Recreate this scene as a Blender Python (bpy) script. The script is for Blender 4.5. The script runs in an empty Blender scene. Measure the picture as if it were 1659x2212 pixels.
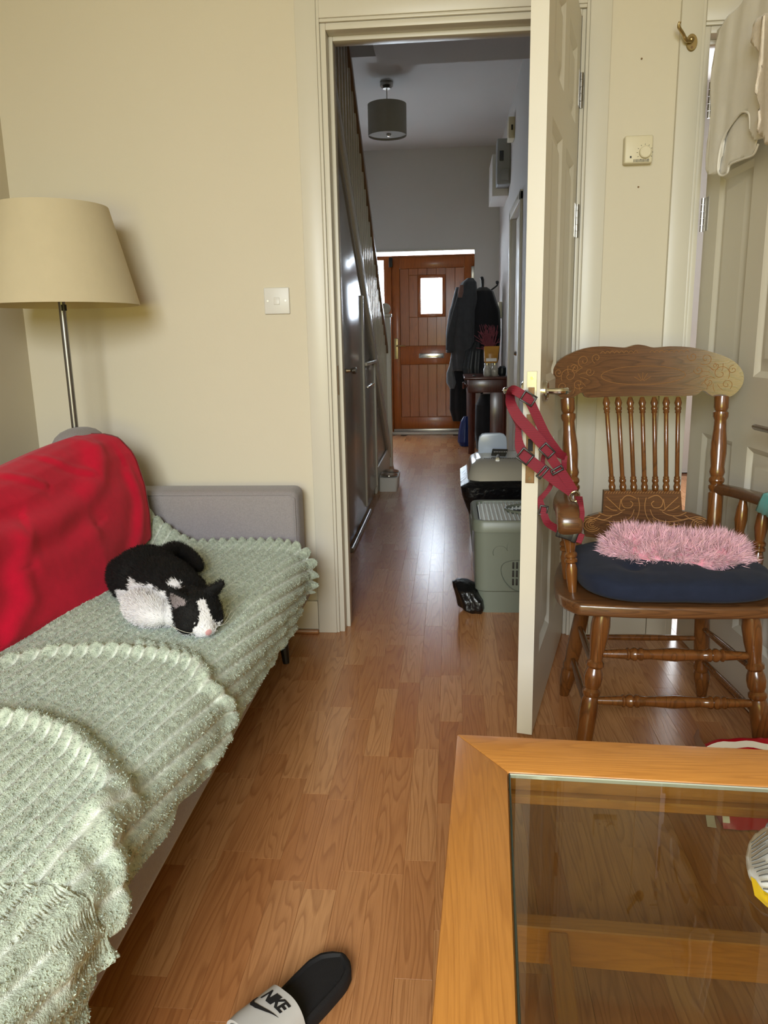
import bpy, bmesh, math, random
import numpy as np
from mathutils import Vector, Matrix, noise as mnoise

random.seed(7)
rng = np.random.default_rng(7)
SC = bpy.context.scene
COL = SC.collection

# ------------------------------------------------------------------ camera
CAM_M = np.array([[0.9963, 0.0012, 0.0858], [0.0833, 0.2201, -0.9719], [-0.0200, 0.9755, 0.2192]])
CAM_H = 1.045
F_PX, CX, CY = 1660.0, 829.5, 1106.0
def _ortho(m):
    d = m[1]/np.linalg.norm(m[1]); v = m[2]-d*(m[2]@d); v /= np.linalg.norm(v)
    return np.array([np.cross(d, v), d, v])
D0 = np.array([972-CX, -(730-CY), -F_PX]); V0 = -np.array([980-CX, -(8494-CY), -F_PX])
CAM_M = _ortho(np.array([[0, 0, 0], D0, V0]))
cd = bpy.data.cameras.new('camera'); cam = bpy.data.objects.new('camera', cd); COL.objects.link(cam)
cd.sensor_fit = 'HORIZONTAL'; cd.sensor_width = 36.0; cd.lens = 36.0*F_PX/1659.0
cd.clip_start = 0.02; cd.clip_end = 100
mw = Matrix.Identity(4)
for i in range(3):
    for j in range(3): mw[i][j] = CAM_M[i][j]
mw[2][3] = CAM_H
cam.matrix_world = mw
SC.camera = cam

# ------------------------------------------------------------------ world, light, exposure
SC.view_settings.view_transform = 'Standard'; SC.view_settings.look = 'None'
SC.view_settings.gamma = 1.0; SC.view_settings.use_curve_mapping = False
SC.view_settings.exposure = 0.0
cyc = getattr(SC, 'cycles', None)
if cyc is not None:      # lighter light paths
    cyc.max_bounces = 7; cyc.diffuse_bounces = 4; cyc.glossy_bounces = 3; cyc.transmission_bounces = 3; cyc.transparent_max_bounces = 8
    cyc.caustics_reflective = False; cyc.caustics_refractive = False; cyc.use_adaptive_sampling = True; cyc.adaptive_threshold = 0.04; cyc.use_denoising = True
wd = bpy.data.worlds.new('overcast_sky'); SC.world = wd; wd.use_nodes = True
bg = wd.node_tree.nodes['Background']; bg.inputs[0].default_value = (0.80, 0.90, 1.0, 1); bg.inputs[1].default_value = 1.2

def area(name, loc, target, sx, sy, power, color):
    l = bpy.data.lights.new(name, 'AREA'); l.shape = 'RECTANGLE'; l.size = sx; l.size_y = sy
    l.energy = power; l.color = color
    o = bpy.data.objects.new(name, l); COL.objects.link(o); o.location = loc
    o.rotation_euler = (Vector(target)-Vector(loc)).to_track_quat('-Z', 'Y').to_euler()
    return o
# daylight of the living-room window behind the camera: sky from above, lawn glow from below
area('window_sky_light', (-0.30, -2.30, 1.95), (-0.1, 1.3, 0.30), 1.5, 1.2, 46, (0.90, 0.96, 1.0)).data.spread = math.radians(84)
area('garden_bounce_light', (-0.30, -2.28, 0.80), (0.0, 2.2, 2.75), 2.0, 0.8, 25, (1.0, 0.83, 0.08)).data.spread = math.radians(130)
# daylight outside the glazed front door and its side light
area('front_sky_light', (-0.55, 9.25, 1.70), (-0.40, 6.0, 1.0), 2.2, 1.7, 390, (0.89, 0.94, 1.0))
# daylight of the kitchen behind the second door
area('kitchen_window_light', (1.6, 5.7, 1.7), (1.2, 3.0, 1.1), 1.4, 1.1, 60, (0.9, 0.95, 1.0))

# ------------------------------------------------------------------ helpers
def AY(x, y, Yv):
    r = CAM_M @ np.array([(x-CX)/F_PX, -(y-CY)/F_PX, -1.0]); return np.array([0, 0, CAM_H]) + r*(Yv/r[1])
def AZ(x, y, z):
    r = CAM_M @ np.array([(x-CX)/F_PX, -(y-CY)/F_PX, -1.0]); return np.array([0, 0, CAM_H]) + r*((z-CAM_H)/r[2])
def AX(x, y, Xv):
    r = CAM_M @ np.array([(x-CX)/F_PX, -(y-CY)/F_PX, -1.0]); return np.array([0, 0, CAM_H]) + r*(Xv/r[0])
def PX(p):
    c = CAM_M.T @ (np.asarray(p, float)-np.array([0, 0, CAM_H]))
    return CX+F_PX*c[0]/-c[2], CY-F_PX*c[1]/-c[2]

def V(*a): return np.array(a, float)
def nrm(v):
    v = np.asarray(v, float); n = np.linalg.norm(v); return v/n if n > 1e-9 else v
def frame(d):
    d = nrm(d); a = V(0, 0, 1) if abs(d[2]) < 0.9 else V(1, 0, 0)
    x = nrm(np.cross(a, d)); y = np.cross(d, x); return x, y, d

class MB:
    def __init__(s): s.v = []; s.f = []
    def add(s, vs, fs):
        b = len(s.v); s.v.extend([tuple(map(float, p)) for p in vs]); s.f.extend([tuple(i+b for i in f) for f in fs]); return s
    def box(s, c, size, R=None):
        c = np.asarray(c, float); h = np.asarray(size, float)/2
        R = np.eye(3) if R is None else np.asarray(R, float)
        vs = [c + R @ (h*np.array(k)) for k in [(-1,-1,-1),(1,-1,-1),(1,1,-1),(-1,1,-1),(-1,-1,1),(1,-1,1),(1,1,1),(-1,1,1)]]
        return s.add(vs, [(0,3,2,1),(4,5,6,7),(0,1,5,4),(1,2,6,5),(2,3,7,6),(3,0,4,7)])
    def bb(s, x0, x1, y0, y1, z0, z1): return s.box(((x0+x1)/2, (y0+y1)/2, (z0+z1)/2), (x1-x0, y1-y0, z1-z0))
    def lathe(s, p0, p1, prof, seg=14):
        p0 = np.asarray(p0, float); p1 = np.asarray(p1, float); x, y, d = frame(p1-p0)
        vs = []; fs = []
        for t, r in prof:
            c = p0+(p1-p0)*t
            for k in range(seg):
                a = 2*math.pi*k/seg; vs.append(c+(x*math.cos(a)+y*math.sin(a))*r)
        n = len(prof)
        for i in range(n-1):
            for k in range(seg):
                k2 = (k+1) % seg; fs.append((i*seg+k, i*seg+k2, (i+1)*seg+k2, (i+1)*seg+k))
        fs.append(tuple(range(seg-1, -1, -1))); fs.append(tuple((n-1)*seg+k for k in range(seg)))
        return s.add(vs, fs)
    def cyl(s, p0, p1, r, seg=14, r1=None): return s.lathe(p0, p1, [(0, r), (1, r if r1 is None else r1)], seg)
    def tube(s, pts, r, seg=8, closed=False):
        pts = [np.asarray(p, float) for p in pts]; n = len(pts)
        rs = r if isinstance(r, (list, tuple, np.ndarray)) else [r]*n
        vs = []; fs = []; px = None
        for i in range(n):
            if closed: t = pts[(i+1) % n]-pts[i-1]
            else: t = pts[min(i+1, n-1)]-pts[max(i-1, 0)]
            t = nrm(t)
            if px is None: px, _, _ = frame(t)
            px = nrm(px-t*(px@t)); py = np.cross(t, px)
            for k in range(seg):
                a = 2*math.pi*k/seg; vs.append(pts[i]+(px*math.cos(a)+py*math.sin(a))*rs[i])
        m = n if closed else n-1
        for i in range(m):
            j = (i+1) % n
            for k in range(seg):
                k2 = (k+1) % seg; fs.append((i*seg+k, i*seg+k2, j*seg+k2, j*seg+k))
        if not closed:
            fs.append(tuple(range(seg-1, -1, -1))); fs.append(tuple((n-1)*seg+k for k in range(seg)))
        return s.add(vs, fs)
    def loft(s, rings, cap=True, closed=True):
        m = len(rings[0]); vs = [p for r in rings for p in r]; fs = []
        for i in range(len(rings)-1):
            for k in range(m if closed else m-1):
                k2 = (k+1) % m; fs.append((i*m+k, i*m+k2, (i+1)*m+k2, (i+1)*m+k))
        if cap and closed:
            fs.append(tuple(range(m-1, -1, -1))); b = (len(rings)-1)*m; fs.append(tuple(b+k for k in range(m)))
        return s.add(vs, fs)
    def prism(s, poly, depth):
        """poly: list of 3-D points (planar), depth: 3-D vector"""
        poly = [np.asarray(p, float) for p in poly]; d = np.asarray(depth, float); n = len(poly)
        fs = [tuple(range(n)), tuple(range(2*n-1, n-1, -1))] + [(k, n+k, n+(k+1) % n, (k+1) % n) for k in range(n)]
        return s.add(poly+[p+d for p in poly], fs)
    def ribbon(s, pts, w, facing, th=0.002):
        """flat strap along pts; facing = normal direction(s) of its wide face"""
        pts = [np.asarray(p, float) for p in pts]; n = len(pts); rings = []
        for i in range(n):
            t = nrm(pts[min(i+1, n-1)]-pts[max(i-1, 0)])
            f = np.asarray(facing[i] if isinstance(facing, list) else facing, float)
            f = nrm(f-t*(f@t)); a = np.cross(t, f); ww = (w[i] if isinstance(w, list) else w)/2
            rings.append([pts[i]+a*ww+f*th/2, pts[i]+a*ww-f*th/2, pts[i]-a*ww-f*th/2, pts[i]-a*ww+f*th/2])
        return s.loft(rings)
    def grid(s, fn, nu, nv, flip=False):
        vs = [fn(i/(nu-1), j/(nv-1)) for i in range(nu) for j in range(nv)]; fs = []
        for i in range(nu-1):
            for j in range(nv-1):
                q = (i*nv+j, (i+1)*nv+j, (i+1)*nv+j+1, i*nv+j+1); fs.append(q[::-1] if flip else q)
        return s.add(vs, fs)
    def ellipsoid(s, c, r, R=None, nu=16, nv=10, pw=2.0):
        c = np.asarray(c, float); r = np.asarray(r, float) if not np.isscalar(r) else V(r, r, r); R = np.eye(3) if R is None else np.asarray(R)
        e = 2.0/pw; sg = lambda q: math.copysign(abs(q)**e, q)
        vs = [c+R@(r*V(0, 0, -1))]
        for j in range(1, nv):
            b = -math.pi/2+math.pi*j/nv
            for i in range(nu):
                a = 2*math.pi*i/nu
                vs.append(c+R@(r*V(sg(math.cos(b))*sg(math.cos(a)), sg(math.cos(b))*sg(math.sin(a)), sg(math.sin(b)))))
        vs.append(c+R@(r*V(0, 0, 1))); fs = []
        for i in range(nu): fs.append((0, 1+(i+1) % nu, 1+i))
        for j in range(nv-2):
            for i in range(nu):
                i2 = (i+1) % nu; a = 1+j*nu; fs.append((a+i, a+i2, a+nu+i2, a+nu+i))
        t = len(vs)-1; a = 1+(nv-2)*nu
        for i in range(nu): fs.append((a+i, a+(i+1) % nu, t))
        return s.add(vs, fs)
    def slab(s, x0, x1, y0, y1, z0, z1, r=0.01, n=4):
        """box with all edges rounded"""
        bm = bmesh.new(); bmesh.ops.create_cube(bm, size=1)
        for v in bm.verts: v.co = Vector(((x0+x1)/2+v.co.x*(x1-x0), (y0+y1)/2+v.co.y*(y1-y0), (z0+z1)/2+v.co.z*(z1-z0)))
        bmesh.ops.bevel(bm, geom=list(bm.edges), offset=r, segments=n, profile=0.5, affect='EDGES')
        bm.verts.index_update(); s.add([v.co[:] for v in bm.verts], [[v.index for v in f.verts] for f in bm.faces]); bm.free(); return s
    def xform(s, fn): s.v = [tuple(fn(np.array(p))) for p in s.v]; return s

ORG = {}
def tag(o, label=None, cat=None, group=None, kind=None):
    if label: o['label'] = label
    if cat: o['category'] = cat
    if group: o['group'] = group
    if kind: o['kind'] = kind
    return o
def mesh_of(name, mb, mat, bevel=0.0, seg=2, smooth=35.0, org=(0, 0, 0)):
    me = bpy.data.meshes.new(name); o = np.asarray(org, float)
    vs = (np.array(mb.v)-o).tolist() if len(mb.v) else []
    me.from_pydata(vs, [], mb.f)
    bm = bmesh.new(); bm.from_mesh(me)
    if bevel > 0:
        es = [e for e in bm.edges if len(e.link_faces) == 2 and e.calc_face_angle(0) > math.radians(30)]
        bmesh.ops.bevel(bm, geom=es, offset=bevel, segments=seg, profile=0.5, affect='EDGES', clamp_overlap=True)
    bmesh.ops.recalc_face_normals(bm, faces=bm.faces); bm.to_mesh(me); bm.free()
    if smooth:
        me.shade_smooth(); me.set_sharp_from_angle(angle=math.radians(smooth))
    if mat is not None: me.materials.append(mat)
    return me
def link(name, data, parent=None, loc=(0, 0, 0)):
    o = bpy.data.objects.new(name, data); COL.objects.link(o); o.location = Vector([float(a) for a in loc])
    if parent is not None: o.parent = parent
    ORG[o.name] = (ORG[parent.name] if parent is not None else np.zeros(3))+np.array(loc, float)
    return o
def root(name, loc, label, cat, group=None, kind=None):
    return tag(link(name, None, None, loc), label, cat, group, kind)
def part(name, mb, mat, parent, bevel=0.0, seg=2, smooth=35.0, label=None):
    o = link(name, mesh_of(name, mb, mat, bevel, seg, smooth, ORG[parent.name]), parent)
    if label: o['label'] = label
    return o
def solo(name, mb, mat, label, cat, group=None, kind=None, bevel=0.0, seg=2, smooth=35.0):
    a = np.array(mb.v); b = (a.min(0)+a.max(0))/2; b[2] = a[:, 2].min()
    o = link(name, mesh_of(name, mb, mat, bevel, seg, smooth, b), None, b)
    return tag(o, label, cat, group, kind)
def inst(name, data, parent, wloc):
    return link(name, data, parent, np.asarray(wloc, float)-(ORG[parent.name] if parent is not None else 0))

def nz(p, s=1.0): return mnoise.noise(Vector((p[0]*s, p[1]*s, p[2]*s)))
def fbm(x, y, z=0.0, s=1.0, o=3):
    t = 0; a = 1.0
    for k in range(o): t += a*mnoise.noise(Vector((x*s, y*s, z*s))); s *= 2.03; a *= .5
    return t
def smoothstep(a, b, x):
    t = min(1, max(0, (x-a)/(b-a))); return t*t*(3-2*t)
def catmull(pts, n=8):
    P = [np.asarray(p, float) for p in pts]; out = []
    for i in range(len(P)-1):
        p0 = P[max(i-1, 0)]; p1 = P[i]; p2 = P[i+1]; p3 = P[min(i+2, len(P)-1)]
        for k in range(n):
            t = k/n; out.append(.5*((2*p1)+(-p0+p2)*t+(2*p0-5*p1+4*p2-p3)*t*t+(-p0+3*p1-3*p2+p3)*t**3))
    out.append(P[-1]); return out

# ------------------------------------------------------------------ materials
def srgb(r, g, b):
    f = lambda c: (c/255/12.92) if c/255 <= .04045 else ((c/255+.055)/1.055)**2.4
    return (f(r), f(g), f(b), 1)
MATS = {}
def newmat(name):
    m = bpy.data.materials.new(name); m.use_nodes = True; nt = m.node_tree
    MATS[name] = m; return m, nt, nt.nodes['Principled BSDF']
def L(nt, a, b): nt.links.new(a, b)
def N(nt, t, **k):
    n = nt.nodes.new(t)
    for a, b in k.items(): setattr(n, a, b)
    return n
def bump(nt, bs, height, strength=.3, dist=.002):
    b = N(nt, 'ShaderNodeBump'); b.inputs['Strength'].default_value = strength; b.inputs['Distance'].default_value = dist
    L(nt, height, b.inputs['Height']); L(nt, b.outputs[0], bs.inputs['Normal']); return b
def plain(name, col, rough=.5, metal=0., spec=.5, var=0.06, scale=8., bmp=0., bscale=60., coat=0., sheen=0., bdist=.002):
    m, nt, bs = newmat(name)
    bs.inputs['Roughness'].default_value = rough; bs.inputs['Metallic'].default_value = metal
    bs.inputs['Specular IOR Level'].default_value = spec; bs.inputs['Coat Weight'].default_value = coat
    bs.inputs['Sheen Weight'].default_value = sheen
    tc = N(nt, 'ShaderNodeTexCoord'); n = N(nt, 'ShaderNodeTexNoise'); n.inputs['Scale'].default_value = scale; n.inputs['Detail'].default_value = 4
    L(nt, tc.outputs['Object'], n.inputs['Vector'])
    mx = N(nt, 'ShaderNodeMix', data_type='RGBA'); L(nt, n.outputs['Fac'], mx.inputs['Factor'])
    c = np.array(col[:3]); mx.inputs['A'].default_value = (*np.clip(c*(1-var*2), 0, 1), 1); mx.inputs['B'].default_value = (*np.clip(c*(1+var*2), 0, 1), 1)
    L(nt, mx.outputs['Result'], bs.inputs['Base Color'])
    if bmp:
        n2 = N(nt, 'ShaderNodeTexNoise'); n2.inputs['Scale'].default_value = bscale; n2.inputs['Detail'].default_value = 3
        L(nt, tc.outputs['Object'], n2.inputs['Vector']); bump(nt, bs, n2.outputs['Fac'], bmp, bdist)
    return m
def ramp(nt, stops):
    r = N(nt, 'ShaderNodeValToRGB'); e = r.color_ramp.elements
    while len(e) < len(stops): e.new(0.5)
    for el, (p, c) in zip(e, stops): el.position = p; el.color = c
    return r
def wood(name, dark, mid, light, axis='Y', stretch=(16., 1.6), rings=14., rough=.35, coat=0., rnd='object', pore=.35, tone=.35, spec=.5, sat=None, contrast=.55):
    """oak-like grain: contour lines of a stretched noise field plus fine pores"""
    m, nt, bs = newmat(name); bs.inputs['Roughness'].default_value = rough; bs.inputs['Coat Weight'].default_value = coat
    bs.inputs['Coat Roughness'].default_value = .15; bs.inputs['Specular IOR Level'].default_value = spec
    tc = N(nt, 'ShaderNodeTexCoord')
    if rnd == 'object':
        oi = N(nt, 'ShaderNodeObjectInfo'); rv = oi.outputs['Random']
    elif rnd == 'attr':
        at = N(nt, 'ShaderNodeAttribute', attribute_name='tone'); rv = at.outputs['Fac']
    else:
        v = N(nt, 'ShaderNodeValue'); v.outputs[0].default_value = .37; rv = v.outputs[0]
    mp = N(nt, 'ShaderNodeMapping'); L(nt, tc.outputs['Object'], mp.inputs['Vector'])
    sc = {'X': (stretch[1], stretch[0], stretch[0]), 'Y': (stretch[0], stretch[1], stretch[0]), 'Z': (stretch[0], stretch[0], stretch[1])}[axis]
    mp.inputs['Scale'].default_value = sc
    w = N(nt, 'ShaderNodeMath', operation='MULTIPLY'); L(nt, rv, w.inputs[0]); w.inputs[1].default_value = 173.0
    ns = N(nt, 'ShaderNodeTexNoise', noise_dimensions='4D'); ns.inputs['Scale'].default_value = 1.0; ns.inputs['Detail'].default_value = 1.2; ns.inputs['Roughness'].default_value = .45
    L(nt, mp.outputs[0], ns.inputs['Vector']); L(nt, w.outputs[0], ns.inputs['W'])
    mu = N(nt, 'ShaderNodeMath', operation='MULTIPLY'); L(nt, ns.outputs['Fac'], mu.inputs[0]); mu.inputs[1].default_value = rings
    fr = N(nt, 'ShaderNodeMath', operation='FRACT'); L(nt, mu.outputs[0], fr.inputs[0])
    rp = ramp(nt, [(0., (0, 0, 0, 1)), (.55, (.25, .25, .25, 1)), (.88, (1, 1, 1, 1)), (1., (.1, .1, .1, 1))]); L(nt, fr.outputs[0], rp.inputs[0])
    mp2 = N(nt, 'ShaderNodeMapping'); L(nt, tc.outputs['Object'], mp2.inputs['Vector'])
    s2 = {'X': (18, 420, 420), 'Y': (420, 18, 420), 'Z': (420, 420, 18)}[axis]; mp2.inputs['Scale'].default_value = s2
    n2 = N(nt, 'ShaderNodeTexNoise', noise_dimensions='4D'); n2.inputs['Scale'].default_value = 1.0; n2.inputs['Detail'].default_value = 2
    L(nt, mp2.outputs[0], n2.inputs['Vector']); L(nt, w.outputs[0], n2.inputs['W'])
    pr = ramp(nt, [(.42, (0, 0, 0, 1)), (.72, (1, 1, 1, 1))]); L(nt, n2.outputs['Fac'], pr.inputs[0])
    # board tone
    m1 = N(nt, 'ShaderNodeMix', data_type='RGBA'); m1.inputs['A'].default_value = mid; m1.inputs['B'].default_value = light
    wn = N(nt, 'ShaderNodeTexWhiteNoise', noise_dimensions='1D'); L(nt, w.outputs[0], wn.inputs['W'])
    tm = N(nt, 'ShaderNodeMath', operation='MULTIPLY'); L(nt, wn.outputs['Value'], tm.inputs[0]); tm.inputs[1].default_value = tone*2
    L(nt, tm.outputs[0], m1.inputs['Factor'])
    m2 = N(nt, 'ShaderNodeMix', data_type='RGBA'); L(nt, m1.outputs['Result'], m2.inputs['A']); m2.inputs['B'].default_value = dark
    g = N(nt, 'ShaderNodeMath', operation='MULTIPLY'); L(nt, rp.outputs[0], g.inputs[0]); g.inputs[1].default_value = contrast
    L(nt, g.outputs[0], m2.inputs['Factor'])
    m3 = N(nt, 'ShaderNodeMix', data_type='RGBA'); L(nt, m2.outputs['Result'], m3.inputs['A']); m3.inputs['B'].default_value = dark
    g2 = N(nt, 'ShaderNodeMath', operation='MULTIPLY'); L(nt, pr.outputs[0], g2.inputs[0]); g2.inputs[1].default_value = pore
    L(nt, g2.outputs[0], m3.inputs['Factor']); L(nt, m3.outputs['Result'], bs.inputs['Base Color'])
    ad = N(nt, 'ShaderNodeMath', operation='ADD'); L(nt, pr.outputs[0], ad.inputs[0]); L(nt, rp.outputs[0], ad.inputs[1])
    bump(nt, bs, ad.outputs[0], .06, .001)
    return m
def fabric(name, col, rough=.9, var=.12, weave=900., bmp=.35, sheen=.3, scale=25.):
    return plain(name, col, rough, 0, .2, var, scale, bmp, weave, 0, sheen, .0015)
def vcol(name, rough=.8, sheen=.2, bmp=.0, bscale=300.):
    m, nt, bs = newmat(name); a = N(nt, 'ShaderNodeAttribute', attribute_name='fur'); L(nt, a.outputs['Color'], bs.inputs['Base Color'])
    bs.inputs['Roughness'].default_value = rough; bs.inputs['Sheen Weight'].default_value = sheen; bs.inputs['Specular IOR Level'].default_value = .3
    if bmp:
        tc = N(nt, 'ShaderNodeTexCoord'); n2 = N(nt, 'ShaderNodeTexNoise'); n2.inputs['Scale'].default_value = bscale
        L(nt, tc.outputs['Object'], n2.inputs['Vector']); bump(nt, bs, n2.outputs['Fac'], bmp, .002)
    return m
def glassy(name, tint=(1, 1, 1, 1), refl=.12, rough=.02):
    """thin pane: mostly see-through with a fresnel sheen"""
    m = bpy.data.materials.new(name); m.use_nodes = True; nt = m.node_tree; nt.nodes.clear(); MATS[name] = m
    out = N(nt, 'ShaderNodeOutputMaterial'); tr = N(nt, 'ShaderNodeBsdfTransparent'); tr.inputs[0].default_value = tint
    gl = N(nt, 'ShaderNodeBsdfGlossy'); gl.inputs['Roughness'].default_value = rough; gl.inputs['Color'].default_value = (1, 1, 1, 1)
    fr = N(nt, 'ShaderNodeFresnel'); fr.inputs['IOR'].default_value = 1.5
    mx = N(nt, 'ShaderNodeMixShader'); mu = N(nt, 'ShaderNodeMath', operation='MULTIPLY'); L(nt, fr.outputs[0], mu.inputs[0]); mu.inputs[1].default_value = refl
    ge = N(nt, 'ShaderNodeNewGeometry'); inv = N(nt, 'ShaderNodeMath', operation='SUBTRACT'); inv.inputs[0].default_value = 1.0; L(nt, ge.outputs['Backfacing'], inv.inputs[1])
    m2 = N(nt, 'ShaderNodeMath', operation='MULTIPLY'); L(nt, mu.outputs[0], m2.inputs[0]); L(nt, inv.outputs[0], m2.inputs[1])
    L(nt, m2.outputs[0], mx.inputs[0]); L(nt, tr.outputs[0], mx.inputs[1]); L(nt, gl.outputs[0], mx.inputs[2]); L(nt, mx.outputs[0], out.inputs['Surface'])
    return m
def frosted(name):
    m = bpy.data.materials.new(name); m.use_nodes = True; nt = m.node_tree; nt.nodes.clear(); MATS[name] = m
    out = N(nt, 'ShaderNodeOutputMaterial'); tr = N(nt, 'ShaderNodeBsdfTransparent'); tr.inputs[0].default_value = (.93, .97, 1, 1)
    tl = N(nt, 'ShaderNodeBsdfTranslucent'); tl.inputs[0].default_value = (.9, .95, 1, 1)
    tc = N(nt, 'ShaderNodeTexCoord'); n = N(nt, 'ShaderNodeTexNoise'); n.inputs['Scale'].default_value = 40; L(nt, tc.outputs['Object'], n.inputs['Vector'])
    rp = ramp(nt, [(.3, (.1, .1, .1, 1)), (.7, (.3, .3, .3, 1))]); L(nt, n.outputs['Fac'], rp.inputs[0])
    mx = N(nt, 'ShaderNodeMixShader'); L(nt, rp.outputs[0], mx.inputs[0]); L(nt, tr.outputs[0], mx.inputs[1]); L(nt, tl.outputs[0], mx.inputs[2]); L(nt, mx.outputs[0], out.inputs['Surface'])
    return m

M_WALL = plain('cream_wall_paint', srgb(211, 202, 183), .75, 0, .25, .012, 3., .12, 120.)
M_HALLWALL = plain('white_wall_paint', srgb(206, 203, 199), .8, 0, .2, .012, 3., .15, 90.)
M_CEIL = plain('ceiling_paint', srgb(232, 228, 214), .9, 0, .1, .01, 3.)
M_GLOSS = plain('white_gloss_paint', srgb(207, 201, 187), .38, 0, .5, .015, 5., .05, 40.)
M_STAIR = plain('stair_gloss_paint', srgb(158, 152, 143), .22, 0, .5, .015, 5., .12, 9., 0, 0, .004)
M_PLANK = wood('oak_laminate', srgb(132, 80, 44), srgb(176, 116, 70), srgb(196, 142, 94), 'Y', (20., 1.7), 17., .25, 0, 'object', .28, .58, .5, None, .52)
M_PLANKS = wood('oak_laminate_rest', srgb(132, 80, 44), srgb(176, 116, 70), srgb(196, 142, 94), 'Y', (20., 1.7), 17., .25, 0, 'attr', .28, .58, .5, None, .52)
M_SUB = plain('floor_underlay', srgb(120, 76, 46), .8)
M_SILL = wood('oak_threshold', srgb(120, 72, 40), srgb(165, 110, 66), srgb(186, 134, 88), 'X', (15., 1.5), 9., .35)
# ------------------------------------------------------------------ structure
YB = 2.64; YH = 2.76; XL = -1.475; XR = 1.95; ZC = 2.60; YR = -2.2
def struct(name, mb, mat, label, cat, bevel=0.0, smooth=35.0):
    return solo(name, mb, mat, label, cat, None, 'structure', bevel, 2, smooth)
# back wall with two door openings
w = MB()
w.bb(XL-.12, -.40, YB, YH, 0, ZC+.4).bb(.41, .765, YB, YH, 0, ZC+.4).bb(1.56, XR+.12, YB, YH, 0, ZC+.4)
w.bb(-.40, .41, YB, YH, 2.01, ZC+.4).bb(.765, 1.56, YB, YH, 1.945, ZC+.4)
struct('wall_back', w, M_WALL, 'cream wall with the two doorways behind sofa and chair', 'wall')
struct('wall_left', MB().bb(XL-.12, XL, YR, YB, 0, ZC), M_WALL, 'cream side wall left of the floor lamp', 'wall')
struct('wall_right', MB().bb(XR, XR+.12, YR, YB, 0, ZC), M_WALL, 'cream side wall on the right beyond the open panelled door', 'wall')
w = MB(); WX0, WX1, WZ0, WZ1 = -1.40, .80, .40, 2.40
w.bb(XL-.12, WX0, YR-.15, YR, 0, ZC).bb(WX1, XR+.12, YR-.15, YR, 0, ZC).bb(WX0, WX1, YR-.15, YR, 0, WZ0).bb(WX0, WX1, YR-.15, YR, WZ1, ZC)
struct('wall_rear', w, M_WALL, 'cream window wall behind the viewer', 'wall')
wr = root('window_1', (-.3, YR, WZ0), 'wide white framed window behind the viewer', 'window', None, 'structure')
w = MB().bb(WX0, WX1, YR-.12, YR-.05, WZ0, WZ0+.06).bb(WX0, WX1, YR-.12, YR-.05, WZ1-.06, WZ1)
for x in (WX0+.03, -.3, WX1-.03): w.bb(x-.03, x+.03, YR-.12, YR-.05, WZ0, WZ1)
part('window_frame', w, M_GLOSS, wr, .004)
part('window_sill', MB().bb(WX0-.05, WX1+.05, YR-.1, YR+.14, WZ0-.03, WZ0), M_GLOSS, wr, .006)
M_PANE = glassy('clear_window_glass', (.97, .98, .98, 1), .6)
for x0, x1 in ((WX0+.06, -.33), (-.27, WX1-.06)): part('pane', MB().bb(x0, x1, YR-.09, YR-.085, WZ0+.06, WZ1-.06), M_PANE, wr)
struct('ceiling', MB().bb(XL-.12, XR+.12, YR-.15, YB, ZC, ZC+.1), M_CEIL, 'plain ceiling over the living room', 'ceiling')

# hall and kitchen shell
XH = .52; XS = -.515; XHL = -1.40; YF = 8.62; ZH = 2.97
w = MB(); w.bb(XH, XH+.12, YH, 5.98, 0, ZH).bb(XH, XH+.12, 6.88, YF, 0, ZH).bb(XH, XH+.12, 5.98, 6.88, 2.0, ZH)
struct('wall_hall_right', w, M_HALLWALL, 'white hallway wall on the right behind the console table', 'wall')
struct('wall_hall_left', MB().bb(XHL-.12, XHL, YH, YF, 0, ZH), M_HALLWALL, 'white wall beside the staircase', 'wall')
DX0, DX1, DZ = -1.12, .262, 1.965
w = MB().bb(XHL-.12, DX0, YF, YF+.22, 0, ZH).bb(DX1, XH+.12, YF, YF+.22, 0, ZH).bb(DX0, DX1, YF, YF+.22, DZ, ZH)
struct('wall_hall_front', w, M_HALLWALL, 'white end wall of the hallway around the front door', 'wall')
struct('ceiling_hall', MB().bb(XHL-.12, XH+.12, YH, YF+.22, ZH, ZH+.1), M_HALLWALL, 'pale hallway ceiling with the pendant lamp', 'ceiling')
struct('ceiling_hall_bulkhead', MB().bb(-.36, XH, YH, 4.28, 2.395, ZH), M_HALLWALL, 'lowered ceiling bulkhead just inside the hallway', 'ceiling')
struct('trim_stairwell', MB().bb(XHL, -.36, 5.50, 5.62, 2.84, ZH), M_HALLWALL, 'short ceiling beam across the stairwell', 'beam')
struct('wall_kitchen', MB().bb(XH+.12, 2.7, 6.0, 6.12, 0, ZC).bb(2.6, 2.72, YH, 6.0, 0, ZC).bb(XH+.12, 2.7, YH, 6.0, ZC, ZC+.1), M_HALLWALL, 'white kitchen wall glimpsed through the hinge gap', 'wall')

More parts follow.
